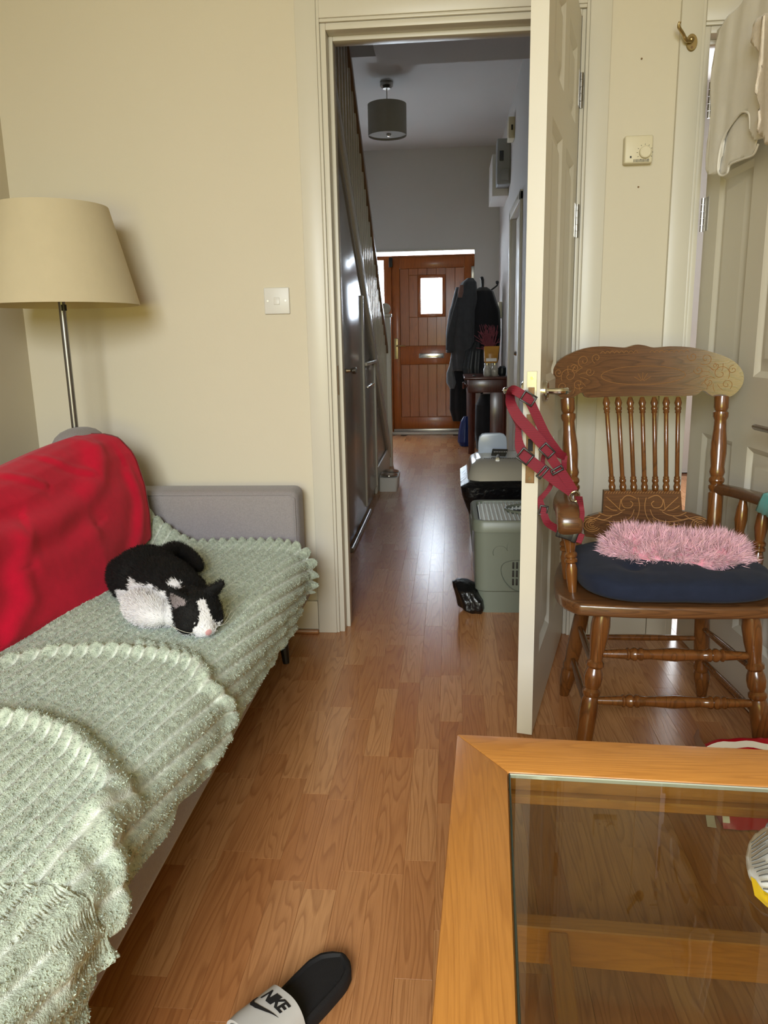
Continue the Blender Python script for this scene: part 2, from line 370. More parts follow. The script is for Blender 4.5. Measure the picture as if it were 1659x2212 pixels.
# floor: sub floor plus single oak strips
fl = solo('floor', MB().bb(XL-.12, 2.72, YR-.15, YF+.3, -.10, -.0081), M_SUB, 'oak laminate floor running from the room into the hallway', 'floor', None, 'structure')
SW = .0640; X00 = AZ(995.4, 1441.7, 0)[0]
lens = [.30, .345, .39, .44]
plank_me = {l: mesh_of('plank', MB().bb(-SW/2+.0001, SW/2-.0001, -l/2+.0001, l/2-.0001, -.008, 0), M_PLANK, .0003, 1) for l in lens}
cand = []
k0 = math.ceil((XL-X00)/SW)
pr = random.Random(11)
for k in range(k0, int((2.55-X00)/SW)+1):
    xc = X00+(k+.5)*SW
    if xc > 1.98 and False: continue
    y = YR+pr.uniform(-.3, 0)
    ymax = YF if (XHL < xc < XH-.03) else (YB+.12 if xc < XH else 5.9)
    while y < ymax:
        l = pr.choice(lens)
        yc = y+l/2
        inside = yc < ymax-.02 and not (xc < XL+.03) and not (xc > XR-.03 and yc < YB)
        if inside:
            vis = 0
            if yc > .25:
                u, v = PX((xc, yc, 0))
                if -10 < u < 1669 and 0 < v < 2260:
                    # areas never seen: under the sofa, beyond the stair wall, right of the hall wall, behind the litter boxes
                    hidden = (xc < -.62 and yc < 2.7) or (xc < XS and yc > YH and yc < 6.3) or (xc > XH and yc > YB) or (xc > .84 and yc > 1.9) or xc < -.8
                    if not hidden: vis = SW*l/(yc**3)*1e3
            cand.append((vis, xc, yc, l))
        y += l
cand.sort(reverse=True)
for i, (vis, xc, yc, l) in enumerate(cand[:300]):
    if vis <= 0: break
    inst('plank', plank_me[l], fl, (xc, yc, 0))
rest = cand[i+1 if vis > 0 else i:]
mb = MB(); tones = []
for vis, xc, yc, l in rest:
    mb.bb(xc-SW/2+.0003, xc+SW/2-.0003, yc-l/2+.0004, yc+l/2-.0004, -.008, 0); tones += [pr.random()]*6
o = part('planks_beyond', mb, M_PLANKS, fl, 0, 2, 0); o['kind'] = 'stuff'
a = o.data.attributes.new('tone', 'FLOAT', 'FACE'); a.data.foreach_set('value', np.array(tones, dtype=np.float32))

# door linings, architraves, skirtings
def architrave(name, x0, x1, zt, side, label, wl=.076, wr_=.083):
    r = root(name, ((x0+x1)/2, YB, 0), label, 'door frame', None, 'structure')
    def pro(x_in, x_out, z1):   # moulded upright
        m = MB(); d = 1 if x_out > x_in else -1; ws = abs(x_out-x_in)
        for a, b, t in ((0, .010, .013), (.010, ws, .017)): m.bb(min(x_in+d*a, x_in+d*b), max(x_in+d*a, x_in+d*b), YB-t, YB, 0, z1)
        return m
    part('upright', pro(x0, x0-wl, zt+wl), M_GLOSS, r, .002)
    part('upright', pro(x1, x1+wr_, zt+wl), M_GLOSS, r, .002)
    m = MB()
    for a, b, t in ((0, .010, .013), (.010, wl, .017)): m.bb(x0-.0, x1+.0, YB-t, YB, zt+a, zt+b)
    part('head', m, M_GLOSS, r, .002)
    m = MB().bb(x0, x0+.018, YB-.004, YH+.004, 0, zt).bb(x1-.012, x1, YB-.002, YH+.004, 0, zt).bb(x0+.018, x1-.012, YB-.004, YH+.004, zt-.02, zt)
    part('lining', m, M_GLOSS, r, .002)
    m = MB().bb(x0+.018, x0+.032, YB+.048, YH-.02, 0, zt-.02).bb(x1-.026, x1-.012, YB+.048, YH-.02, 0, zt-.02).bb(x0+.032, x1-.026, YB+.048, YH-.02, zt-.034, zt-.02)
    part('door_stop', m, M_GLOSS, r, .002)
    return r
a1 = architrave('trim_1', -.403, .412, 2.006, 1, 'white moulded door frame of the doorway into the hall', .076, .074)
architrave('trim_2', .762, 1.56, 1.94, 1, 'white door frame behind the right-hand open door', .073, .07)
M_BRASS = plain('old_brass', srgb(176, 156, 110), .3, 1., .5, .08, 30.)
M_STEEL = plain('brushed_steel', srgb(170, 166, 158), .3, 1., .5, .05, 60.)
M_CHROME = plain('satin_chrome', srgb(205, 202, 196), .16, 1., .5, .03, 30.)
M_RUST = plain('worn_brass', srgb(120, 92, 62), .5, .7, .5, .3, 90.)
part('strike_plate', MB().bb(-.386, -.3835, YB+.012, YB+.034, .86, .96), M_RUST, a1)
struct('baseboard_left', MB().bb(XL, -.48, YB-.016, YB, .012, .12), M_GLOSS, 'white skirting board behind the sofa', 'skirting', .004)
struct('baseboard_middle', MB().bb(.487, .688, YB-.016, YB, .008, .115), M_GLOSS, 'white skirting board behind the wooden chair', 'skirting', .004)
struct('baseboard_side', MB().bb(XL, XL+.016, YR, YB-.02, 0, .115), M_GLOSS, 'white skirting board along the left wall', 'skirting', .004)
struct('trim_3', MB().bb(XL+.02, -.478, YB-.034, YB-.016, 0, .014), M_SILL, 'thin oak beading at the foot of the skirting', 'trim', .004)
struct('baseboard_hall_right', MB().bb(XH-.016, XH, YH, 5.9, 0, .14).bb(XH-.016, XH, 6.96, YF, 0, .14), M_GLOSS, 'white skirting board along the right hallway wall', 'skirting', .004)

# ------------------------------------------------------------------ panelled doors
def panel_door(name, hinge, ang, width, height, th, label, face=1, rows=None):
    """door leaf: u runs from hinge to free edge, n is the normal of its room face. Local x=u, y=n(room face at 0, body to -th), z up"""
    u = V(math.cos(ang), math.sin(ang), 0); n = V(-u[1], u[0], 0)*face
    h = np.asarray(hinge, float)
    T = lambda p: h+u*p[0]+n*p[1]+V(0, 0, 1)*p[2]
    r = root(name, h, label, 'door', None, 'structure')
    st = .105; mid = .10; z0 = .008
    rows = rows or [(.20, .77), (.93, 1.55), (1.66, 1.87)]
    pw = (width-2*st-mid)/2
    def bx(u0, u1, a0, a1_, b0, b1): return MB().bb(u0, u1, -th, 0, b0, b1)
    m = MB().bb(0, st, -th, 0, z0, height).bb(width-st, width, -th, 0, z0, height)
    for za, zb in rows: m.bb(st+pw, st+pw+mid, -th, 0, za, zb)
    zs = [z0]+[q for ab in rows for q in ab]+[height]
    for k in range(0, len(zs), 2): m.bb(st, width-st, -th, 0, zs[k], zs[k+1])
    leaf = part('leaf', m.xform(T), M_GLOSS, r, 0, 2, 30)
    for za, zb in rows:
        for u0 in (st, st+pw+mid):
            u1 = u0+pw; m = MB()
            for s, y0 in ((1, 0.), (-1, -th)):
                loops = []
                for ins, dep in ((0., .0), (.006, .003), (.016, .011), (.026, .011), (.048, .003), (.052, .003)):
                    yy = y0-s*dep
                    loops.append([T((u0+ins, yy, za+ins)), T((u1-ins, yy, za+ins)), T((u1-ins, yy, zb-ins)), T((u0+ins, yy, zb-ins))])
                vs = [p for l in loops for p in l]; fs = []
                for a in range(len(loops)-1):
                    for b in range(4): fs.append((a*4+b, a*4+(b+1) % 4, a*4+4+(b+1) % 4, a*4+4+b))
                fs.append(tuple((len(loops)-1)*4+b for b in range(4))); m.add(vs, fs)
            part('panel', m, M_GLOSS, r, 0, 2, 25)
    return r, T, leaf
def hinge(parent, T, z, mat):
    m = MB()
    for k in range(5): m.cyl(T((-.005, .005, z-.05+k*.0202)), T((-.005, .005, z-.05+k*.0202+.0192)), .0062 if k % 2 else .0058, 10)
    m.box(T((.013, .0008, z)), (.001, .001, .001))
    o = part('hinge', m, mat, parent)
    a = MB(); b = []
    for q in ((0.0, .001, z-.05), (.030, .001, z-.05), (.030, .001, z+.05), (0, .001, z+.05)): b.append(T(q))
    a.prism(b, np.asarray(T((0, -.003, 0)))-np.asarray(T((0, 0, 0)))); part('hinge_leaf', a, mat, o)
def lever(parent, T, u, z, yface, out, length, mat, su=-1):
    """rose on the face, neck and tapering lever running to su*length"""
    m = MB().lathe(T((u, yface, z)), T((u, yface+out*.012, z)), [(0, .026), (.7, .026), (1, .022)], 20)
    o = part('handle_rose', m, mat, parent)
    pts = [T((u, yface+out*.012, z)), T((u, yface+out*.04, z)), T((u+su*.006, yface+out*.052, z)), T((u+su*.02, yface+out*.056, z)), T((u+su*length*.55, yface+out*.057, z)), T((u+su*length, yface+out*.057, z))]
    part('lever', MB().tube(catmull(pts, 4), [.008]*9+[.0085]*4+[.0075]*4+[.0075+.001*0]*3+[.0055], 10), mat, o)
    return o
ang1 = math.atan2(-.971, -.2385)
d1, T1, leaf1 = panel_door('door_1', (.398, YB-.006, 0), ang1, .762, 1.985, .040, 'open white six-panel door with the red harness hung on its handle')
for z in (1.78, 1.40, .26): hinge(d1, T1, z, M_STEEL)
lever(d1, T1, .706, .912, 0, 1, .085, M_CHROME)
lever(d1, T1, .706, .912, -.040, -1, .050, M_CHROME)
m = MB(); W = .762
def edge_plate(z0, z1, mat, name, wv=.024, u=.7625):
    mm = MB(); mm.prism([T1((u, -.020-wv/2, z0)), T1((u, -.020+wv/2, z0)), T1((u, -.020+wv/2, z1)), T1((u, -.020-wv/2, z1))], np.asarray(T1((.0018, 0, 0)))-np.asarray(T1((0, 0, 0))))
    return part(name, mm, mat, d1, .0004, 1)
pl = edge_plate(.895, .963, M_STEEL, 'latch_plate')
mm = MB(); mm.prism([T1((.764, -.027, .905)), T1((.764, -.013, .905)), T1((.764, -.013, .925)), T1((.764, -.027, .925))], np.asarray(T1((.008, 0, 0)))-np.asarray(T1((0, 0, 0)))); part('latch_bolt', mm, M_RUST, pl)
part('screw', MB().cyl(T1((.764, -.02, .947)), T1((.7652, -.02, .947)), .004, 10), M_CHROME, pl)
pl = edge_plate(.690, .860, M_RUST, 'lock_plate', .022)
part('keyhole', MB().prism([T1((.7646, -.026, .770)), T1((.7646, -.014, .770)), T1((.7646, -.014, .800)), T1((.7646, -.026, .800))], np.asarray(T1((.0006, 0, 0)))-np.asarray(T1((0, 0, 0)))), plain('dark_slot', (.012, .012, .012, 1), .8), pl)
part('screw', MB().cyl(T1((.7644, -.02, .702)), T1((.7656, -.02, .702)), .004, 10), M_CHROME, pl)
ang2 = math.radians(-86.4)
d2, T2, leaf2 = panel_door('door_2', (.795, YB-.012, 0), ang2, .762, 1.925, .040, 'open white six-panel door behind the chair with a pale garment over it', -1, [(.20, .735), (.925, 1.50), (1.61, 1.81)])
for z in (1.735, 1.405, .25): hinge(d2, T2, z, M_STEEL)
lever(d2, T2, .70, .808, 0, 1, .115, M_STEEL)
# ------------------------------------------------------------------ sofa
M_SOFA = fabric('grey_sofa_weave', srgb(146, 140, 142), .9, .12, 700., .4, .2, 260.)
M_BLACKLEG = plain('black_lacquer', srgb(24, 22, 22), .4)
sofa = root('sofa', (-.9, 1.4, 0), 'grey fabric sofa along the left wall, half covered by throws', 'sofa')
SY0, SY1 = .30, 2.46
part('base', MB().slab(-1.30, -.487, SY0, 2.58, .165, .27, .02, 3), M_SOFA, sofa)
part('seat_cushion', MB().slab(-1.20, -.465, SY0, SY1, .25, .374, .045, 5), M_SOFA, sofa)
def back_pt(p):   # lean the backrest
    t = (p[2]-.40)/.40; p[0] -= .13*max(0, t)**1.2; return p
part('backrest', MB().slab(-1.17, -1.0, SY0, 2.38, .38, .725, .06, 6).xform(back_pt), M_SOFA, sofa)
arm = MB().slab(-1.20, -.505, SY1, 2.585, .17, .562, .028, 5)
ar = part('armrest', arm, M_SOFA, sofa)
part('piping', MB().tube([V(-1.18, SY1+.003, .548), V(-.53, SY1+.003, .548), V(-.516, SY1+.003, .535), V(-.516, SY1+.003, .19)], .003, 6), M_SOFA, ar)
for x, y, dx, dy in ((-.56, 2.36, .016, -.012), (-.56, .42, .01, 0), (-1.2, 2.45, 0, 0), (-1.2, .42, 0, 0)):
    part('leg', MB().lathe((x, y, .17), (x+dx, y+dy, 0), [(0, .022), (1, .011)], 10), M_BLACKLEG, sofa)
hump = MB().ellipsoid((-1.16, 2.315, .69), (.07, .125, .105), None, 20, 12, 2.6)
part('back_cushion', hump, M_SOFA, sofa)

# green throw: profile from backrest over the seat and down the front
def poly_dist(px, py, poly):
    """distance and signed side to polyline, arrays"""
    best = np.full(px.shape, 1e9); side = np.zeros(px.shape); along = np.zeros(px.shape)
    P = np.array(poly); acc = 0.
    for a, b in zip(P[:-1], P[1:]):
        d = b-a; l2 = d@d; t = np.clip(((px-a[0])*d[0]+(py-a[1])*d[1])/l2, 0, 1)
        qx = a[0]+t*d[0]; qy = a[1]+t*d[1]; ds = np.hypot(px-qx, py-qy)
        sd = np.sign((px-a[0])*d[1]-(py-a[1])*d[0]); m = ds < best
        best = np.where(m, ds, best); side = np.where(m, sd, side); along = np.where(m, acc+t*math.sqrt(l2), along); acc += math.sqrt(l2)
    return best, side, along
def inside_poly(px, py, poly):
    c = np.zeros(px.shape, bool); P = np.array(poly)
    for (xa, ya), (xb, yb) in zip(P, np.roll(P, -1, 0)):
        c ^= ((ya > py) != (yb > py)) & (px < (xb-xa)*(py-ya)/(yb-ya+1e-12)+xa)
    return c.astype(float)
FX = -.452            # plane of the hanging front
S_BACK, S_FLAT, RB = .17, .40, .055   # arc lengths: up the backrest / seat / bend radius
X_BACK = -1.03; Z_SEAT = .386
def prof(s):
    """s arc length -> (x, z, nx, nz)"""
    if s < S_BACK: t = (S_BACK-s); return X_BACK-t*.38, Z_SEAT+t*.92, .92, .38
    s -= S_BACK; flat = (FX-RB)-X_BACK
    if s < flat: return X_BACK+s, Z_SEAT, 0., 1.
    s -= flat; q = RB*math.pi/2
    if s < q: a = s/RB; return FX-RB+RB*math.sin(a), Z_SEAT-RB+RB*math.cos(a), math.sin(a), math.cos(a)
    s -= q; return FX+.02*s, Z_SEAT-RB-s, 1., 0.
S_FRONT0 = S_BACK+(FX-RB)-X_BACK+RB*math.pi/2
def px_to_st(x, y):
    p = AZ(x, y, Z_SEAT+.01)
    if p[0] < FX-.02: return (S_BACK+p[0]-X_BACK, p[1])
    q = AX(x, y, FX); return (S_FRONT0+(Z_SEAT-RB-q[2]), q[1])
hem_px = [(655, 1300), (633, 1371), (565, 1477), (520, 1555), (498, 1586), (439, 1700), (380, 1763), (338, 1839), (274, 1920), (236, 1996), (190, 2046), (186, 2110)]
hem = sorted([(AX(x, y, FX)[1], AX(x, y, FX)[2]) for x, y in hem_px])
hem = [(a, b+.022) for a, b in hem]
hy = np.array([.30, .70]+[h[0] for h in hem]+[2.42]); hz = np.array([.09, .19]+[h[1] for h in hem]+[.27])
fold1 = [px_to_st(*p) for p in [(-60, 1440), (0, 1432), (120, 1412), (260, 1408), (360, 1418), (430, 1440), (470, 1490), (486, 1540), (470, 1590), (430, 1650)]]
fold2 = [px_to_st(*p) for p in [(-60, 1555), (0, 1558), (80, 1565), (160, 1600), (220, 1655), (262, 1720), (268, 1780), (245, 1850), (222, 1950), (190, 2060)]]
fold3 = [px_to_st(*p) for p in [(205, 1770), (210, 1850), (190, 1930), (150, 2010), (110, 2100)]]
fold4 = [px_to_st(*p) for p in [(300, 1390), (380, 1405), (430, 1425)]]
def throw_mesh():
    NT, NS = 430, 300
    Y0, Y1 = .34, 2.425
    T_, S_ = np.meshgrid(np.linspace(0, 1, NT), np.linspace(0, 1, NS), indexing='ij')
    y = Y0+T_*(Y1-Y0)
    hemz = np.interp(y, hy, hz); smax = S_FRONT0+np.maximum(.01, (Z_SEAT-RB)-hemz)
    wob = np.vectorize(lambda a: mnoise.noise(Vector((a*7, 3.1, 0))))(y[:, 0])*.012
    smax = smax+wob[:, None]
    sback = .02+.0*y
    s = sback+(smax-sback)*S_
    # far edge: rises along the armrest towards the back corner and is rounded at the front corner
    edge = np.interp(s, [0, .10, .17, .30, .38, .50, .66, .74, .85], [2.44, 2.44, 2.44, 2.42, 2.41, 2.43, 2.425, 2.37, 2.30])
    y = np.where(T_ > .9, Y0+(Y1-Y0)*.9+(T_-.9)/.1*(edge-(Y0+(Y1-Y0)*.9)), y)
    # ribs run lengthwise, a little askew
    ribc = (s-.155*(y-1.2))/.0315
    ribph = ribc-np.floor(ribc)
    rib = np.abs(np.sin(np.pi*ribph))**.6
    hgt = .0125*rib
    fl = np.vectorize(lambda a, b: mnoise.noise(Vector((a*120, b*110, 1.7)))+.6*mnoise.noise(Vector((a*260, b*210, 7.7))))(s, y)
    big = np.vectorize(lambda a, b: mnoise.noise(Vector((a*7, b*5, 4.2)))+.5*mnoise.noise(Vector((a*16, b*11, 9.2))))(s, y)
    hgt += (.0012+.0008*np.clip((y-.9)/.4, 0, 1))*fl*(.2+rib)+.004*big*np.clip((2.35-y)/.3, 0, 1)
    # heavy folds
    for poly, amp, wd, step in ((fold1, .020, .015, .005), (fold2, .026, .020, .012), (fold3, .010, .024, 0.), (fold4, .010, .014, 0.)):
        d, sd, al = poly_dist(s, y, poly)
        hgt += amp*np.exp(-(d/wd)**2)
        if step: hgt += step*inside_poly(s, y, list(poly)+[(poly[-1][0], .2), (-.1, .2), (-.1, poly[0][1])])*np.exp(-(d/.16)**2)*np.clip(d/.012, 0, 1)
    # vertical drape folds on the hanging part
    dr = np.clip((s-S_FRONT0+.04)/.16, 0, 1)
    hgt += dr*.013*np.vectorize(lambda a: mnoise.noise(Vector((a*11, .3, 2.2)))+.4*mnoise.noise(Vector((a*26, .3, 2.2))))(y)+dr*.002
    # scalloped rim along the far edge
    rim = np.clip((T_-.955)/.03, 0, 1)*np.clip((1.0-T_)/.012, 0, 1)
    hgt += rim*.014*(.5+rib)
    hgt = np.where(T_ >= .999, -.006, hgt)
    V_ = np.zeros((NT, NS, 3))
    ss = s.ravel(); pr_ = np.array([prof(q) for q in ss]).reshape(NT, NS, 4)
    # rise at the far end up the armrest
    up = np.clip((y-2.27)/.15, 0, 1)**1.4*np.clip((.36-s)/.19, 0, 1)**1.2
    V_[..., 0] = pr_[..., 0]+pr_[..., 2]*hgt; V_[..., 1] = y; V_[..., 2] = pr_[..., 1]+pr_[..., 3]*hgt+up*.13
    # front corner curls round the seat end
    cur = np.clip((y-2.15)/.27, 0, 1)**2*np.clip((s-.64)/.15, 0, 1)
    V_[..., 2] -= cur*.02
    ff = [(i*NS+j, i*NS+j+1, (i+1)*NS+j+1, (i+1)*NS+j) for i in range(NT-1) for j in range(NS-1)]
    m = MB(); m.v = [tuple(p) for p in V_.reshape(-1, 3)]; m.f = ff
    return m, V_, rib, hgt
M_GREEN, nt, bs = newmat('sage_plush')
bs.inputs['Roughness'].default_value = .95; bs.inputs['Sheen Weight'].default_value = .25; bs.inputs['Specular IOR Level'].default_value = .1
tc = N(nt, 'ShaderNodeTexCoord'); n1 = N(nt, 'ShaderNodeTexNoise'); n1.inputs['Scale'].default_value = 110; n1.inputs['Detail'].default_value = 4
L(nt, tc.outputs['Object'], n1.inputs['Vector']); rp = ramp(nt, [(.34, (.76, .76, .76, 1)), (.66, (1.12, 1.12, 1.12, 1))]); L(nt, n1.outputs['Fac'], rp.inputs[0])
at_ = N(nt, 'ShaderNodeAttribute', attribute_name='fur'); mxx = N(nt, 'ShaderNodeMix', data_type='RGBA', blend_type='MULTIPLY'); mxx.inputs['Factor'].default_value = 1.0
L(nt, at_.outputs['Color'], mxx.inputs['A']); L(nt, rp.outputs[0], mxx.inputs['B'])
L(nt, mxx.outputs['Result'], bs.inputs['Base Color']); n2 = N(nt, 'ShaderNodeTexNoise'); n2.inputs['Scale'].default_value = 420; n2.inputs['Detail'].default_value = 2
L(nt, tc.outputs['Object'], n2.inputs['Vector']); bump(nt, bs, n2.outputs['Fac'], .5, .004)
tm, TV, TRIB, THG = throw_mesh()
throw = solo('throw_blanket', tm, M_GREEN, 'sage green ribbed plush throw spread over the sofa seat', 'blanket', None, None, 0, 2, 180)
PILE = np.array(srgb(188, 199, 183)[:3]); WEAVE = np.array(srgb(220, 226, 215)[:3])
gcol = WEAVE+(PILE-WEAVE)*np.clip((TRIB.ravel()-.30)/.30, 0, 1)[:, None]
c4 = np.ones((len(gcol), 4), np.float32); c4[:, :3] = gcol; at = throw.data.attributes.new('fur', 'FLOAT_COLOR', 'POINT'); at.data.foreach_set('color', c4.ravel())
sol = throw.modifiers.new('thickness', 'SOLIDIFY'); sol.thickness = .006; sol.offset = -1
# plush tufts
def strands(pts, nrms, length, width, lean, jitter, cols=None, curl=0.3, segs=2):
    """little ribbon hairs; returns MB and per-face colours"""
    n = len(pts); nrms = nrms/np.linalg.norm(nrms, axis=1, keepdims=True)
    d = nrms+lean+rng.normal(0, jitter, (n, 3)); d /= np.linalg.norm(d, axis=1, keepdims=True)
    side = np.cross(d, rng.normal(0, 1, (n, 3))); side /= np.linalg.norm(side, axis=1, keepdims=True)
    ln = (np.asarray(length)*(0.7+.6*rng.random(n)))[:, None]; bend = rng.normal(0, curl, (n, 3))*ln
    w = width/2
    b0 = pts-side*w; b1 = pts+side*w; mpt = pts+d*ln*.55+bend*.25; c0 = mpt-side*w*.8; c1 = mpt+side*w*.8; tp = pts+d*ln+bend*.8
    vs = np.stack([b0, b1, c1, c0, tp], 1).reshape(-1, 3); i = np.arange(n)*5
    return vs, i
def strand_obj(name, parent, vs, i, mat, cols=None):
    me = bpy.data.meshes.new(name); org = ORG[parent.name]
    quads = np.stack([i, i+1, i+2, i+3], 1); tris = np.stack([i+3, i+2, i+4], 1)
    me.from_pydata((vs-org).tolist(), [], quads.tolist()+tris.tolist()); me.materials.append(mat); me.shade_smooth()
    if cols is not None:
        c = np.ones((len(vs), 4), np.float32); c[:, :3] = np.repeat(cols, 5, 0)
        at = me.attributes.new('fur', 'FLOAT_COLOR', 'POINT'); at.data.foreach_set('color', c.ravel())
    o = link(name, me, parent); o['kind'] = 'stuff'; return o
def grid_samples(VG, n, wfun=None):
    NT, NS, _ = VG.shape; ii = rng.integers(0, NT-1, n); jj = rng.integers(0, NS-1, n)
    a = rng.random(n)[:, None]; b = rng.random(n)[:, None]
    p = VG[ii, jj]*(1-a)*(1-b)+VG[ii+1, jj]*a*(1-b)+VG[ii, jj+1]*(1-a)*b+VG[ii+1, jj+1]*a*b
    nn = np.cross(VG[ii, jj+1]-VG[ii, jj], VG[ii+1, jj]-VG[ii, jj])
    return p, nn, ii, jj
p, nn, ii, jj = grid_samples(TV, 150000)
nn = nn*np.where((nn[:, 2]+nn[:, 0]) < 0, -1, 1)[:, None]
keep = (TRIB[ii, jj] > .72) & (p[:, 1] > .55)
vs, idx = strands(p[keep], nn[keep], .0026, .0022, V(.0, -.7, 0), .6, None, .4)
strand_obj('plush_pile', throw, vs, idx, M_GREEN, np.repeat(PILE[None], keep.sum(), 0)*(.93+.06*rng.normal(0, 1, (keep.sum(), 1))))

# red fleece over the backrest
M_RED = fabric('red_fleece', srgb(206, 10, 52), .95, .06, 500., .4, .08, 40.)
M_REDHEM = fabric('dark_red_hem', srgb(120, 8, 26), .9)
def red_pts(u, v):
    """u along Y, v from seat (0) over the top (0.78) to behind (1); arrays"""
    y1 = np.interp(v, [0, .25, .55, .72, .8, 1], [2.325, 2.365, 2.395, 2.37, 2.30, 2.24]); y = .36+(y1-.36)*u
    ss = lambda a, b, x: np.clip((x-a)/(b-a), 0, 1)**2*(3-2*np.clip((x-a)/(b-a), 0, 1))
    front = np.array([(0, -.960, .392), (.08, -.962, .410), (.2, -.972, .49), (.4, -.995, .60), (.6, -1.03, .705), (.70, -1.06, .748), (.76, -1.09, .766), (.82, -1.13, .772), (.9, -1.20, .75), (1, -1.25, .66)])
    x = np.interp(v, front[:, 0], front[:, 1]); z = np.interp(v, front[:, 0], front[:, 2])
    z = z+.040*ss(2.05, 2.3, y)*np.clip(1-v/.3, 0, 1)
    x = x+np.interp(y, [.4, 1.5, 1.7, 1.95, 2.15, 2.34], [-.03, -.025, 0, .038, .01, -.012])*np.clip(1-v/.4, 0, 1)
    k = 0*y
    for poly, amp, wd_ in RED_FOLDS:
        d, sd, al = poly_dist(y, z, poly); d = d*sd
        k = k+amp*(np.exp(-(d/wd_)**2)-.6*np.exp(-((d-1.8*wd_)/(1.6*wd_))**2))
    k = k+np.vectorize(lambda a, b: fbm(a*1.1+b*.8, b*1.6-a*.5, 1.0, 2.4, 2))(y, z)*.012
    k = k*ss(0, .17, v+.05)*ss(0, .06, 1-u+.01)*ss(0, .3, 1-v)
    z = z-.035*ss(0, .55, 2.25-y)*ss(.4, .75, v)
    return np.stack([x+k*.85, y, z+k*.35], -1)
def red_pt(u, v): return red_pts(np.array([float(u)]), np.array([float(v)]))[0]
def _yz(pts): return [tuple(AX(a, b, -1.0)[1:]) for a, b in pts]
RED_FOLDS = [(_yz([(245, 970), (225, 1030), (180, 1085), (110, 1130), (0, 1165), (-120, 1190)]), .018, .036), (_yz([(285, 1030), (290, 1090), (272, 1160), (240, 1230)]), .011, .026),
             (_yz([(150, 960), (190, 1000), (215, 1020)]), .006, .010), (_yz([(60, 985), (100, 1010), (125, 1030)]), .006, .010), (_yz([(40, 1180), (20, 1240), (30, 1300), (0, 1360)]), .013, .034), (_yz([(180, 1150), (120, 1200), (60, 1225)]), .010, .032)]
NU, NV = 180, 90
UU, VV = np.meshgrid(np.linspace(0, 1, NU), np.linspace(0, 1, NV), indexing='ij'); rv = red_pts(UU, VV)
mb = MB(); mb.v = [tuple(p) for r_ in rv for p in r_]; mb.f = [(i*NV+j, (i+1)*NV+j, (i+1)*NV+j+1, i*NV+j+1) for i in range(NU-1) for j in range(NV-1)]
fleece = solo('fleece_blanket', mb, M_RED, 'bright red fleece blanket draped over the sofa back', 'blanket', None, None, 0, 2, 180)
so = fleece.modifiers.new('thickness', 'SOLIDIFY'); so.thickness = .007; so.offset = 1
part('hem', MB().tube([red_pt(1, t) for t in np.linspace(0, .95, 40)], .0085, 7), M_REDHEM, fleece)

# ------------------------------------------------------------------ cat
ZB = .399
def remesh(mb, vox, smooth_it=4, fac=.5):
    me = bpy.data.meshes.new('tmp'); me.from_pydata(mb.v, [], mb.f)
    bm = bmesh.new(); bm.from_mesh(me); bmesh.ops.recalc_face_normals(bm, faces=bm.faces); bm.to_mesh(me); bm.free()
    o = bpy.data.objects.new('tmp', me); COL.objects.link(o)
    r = o.modifiers.new('r', 'REMESH'); r.mode = 'VOXEL'; r.voxel_size = vox
    s = o.modifiers.new('s', 'SMOOTH'); s.iterations = smooth_it; s.factor = fac
    dg = bpy.context.evaluated_depsgraph_get(); ev = o.evaluated_get(dg); res = bpy.data.meshes.new_from_object(ev)
    bpy.data.objects.remove(o); bpy.data.meshes.remove(me); return res
def rot_from(x_dir, up=(0, 0, 1)):
    x = nrm(x_dir); z = nrm(np.asarray(up, float)-x*(np.asarray(up, float)@x)); y = np.cross(z, x); return np.array([x, y, z]).T
head_c = AZ(426, 1318, ZB+0.048); nose = AZ(458, 1370, ZB+0.012)
hd = nrm(nose-head_c)
spine = [AZ(318, 1215, ZB+0.087), AZ(352, 1232, ZB+0.097), AZ(388, 1262, ZB+0.087), AZ(410, 1290, ZB+0.067)]
rump = AZ(318, 1225, ZB+0.072); chest = AZ(392, 1275, ZB+0.062)
bdir = nrm((chest-rump)*V(1, 1, 0)); bright = V(bdir[1], -bdir[0], 0)    # to the cat's side facing +x/-y
Rb = rot_from(bdir)
m = MB()
mid_b = (rump+chest)/2
m.ellipsoid(V(mid_b[0], mid_b[1], ZB+.052)-bdir*.015, (.145, .078, .064), Rb, 28, 16)          # trunk
m.ellipsoid(V(rump[0], rump[1], ZB+.058)-bdir*.01, (.080, .084, .066), Rb, 24, 14)              # rump
m.ellipsoid(V(chest[0], chest[1], ZB+.050)-bdir*.01, (.075, .064, .056), Rb, 24, 14)           # shoulders
Ls = -bright if (bright @ V(1, -1, 0)) > 0 else bright   # left side in the photo
hl = AZ(268, 1245, ZB+0.052)
m.ellipsoid(V(hl[0], hl[1], ZB+.045), (.075, .038, .055), Rb, 20, 12)                          # thigh at left
hf = AZ(276, 1292, ZB+0.012); m.ellipsoid(V(hf[0], hf[1], ZB+.012), (.045, .018, .016), Rb, 14, 8)  # hind foot
bl = AZ(318, 1312, ZB+0.032); m.ellipsoid(V(bl[0], bl[1], ZB+.030), (.095, .050, .040), Rb, 20, 12) # belly spill
sh = AZ(362, 1325, ZB+0.022); m.ellipsoid(V(sh[0], sh[1], ZB+.026), (.060, .036, .032), rot_from(hd*V(1, 1, 0)), 18, 10)  # foreleg tucked
nk = (head_c+V(chest[0], chest[1], ZB+.055))/2
m.ellipsoid(nk, (.050, .040, .038), rot_from(head_c-chest), 18, 12)
Rh = rot_from(hd)
m.ellipsoid(head_c, (.050, .056, .044), Rh, 24, 16)
m.ellipsoid(head_c+Rh@V(.018, .030, -.014), (.030, .027, .026), Rh, 16, 10)
m.ellipsoid(head_c+Rh@V(.018, -.030, -.014), (.030, .027, .026), Rh, 16, 10)
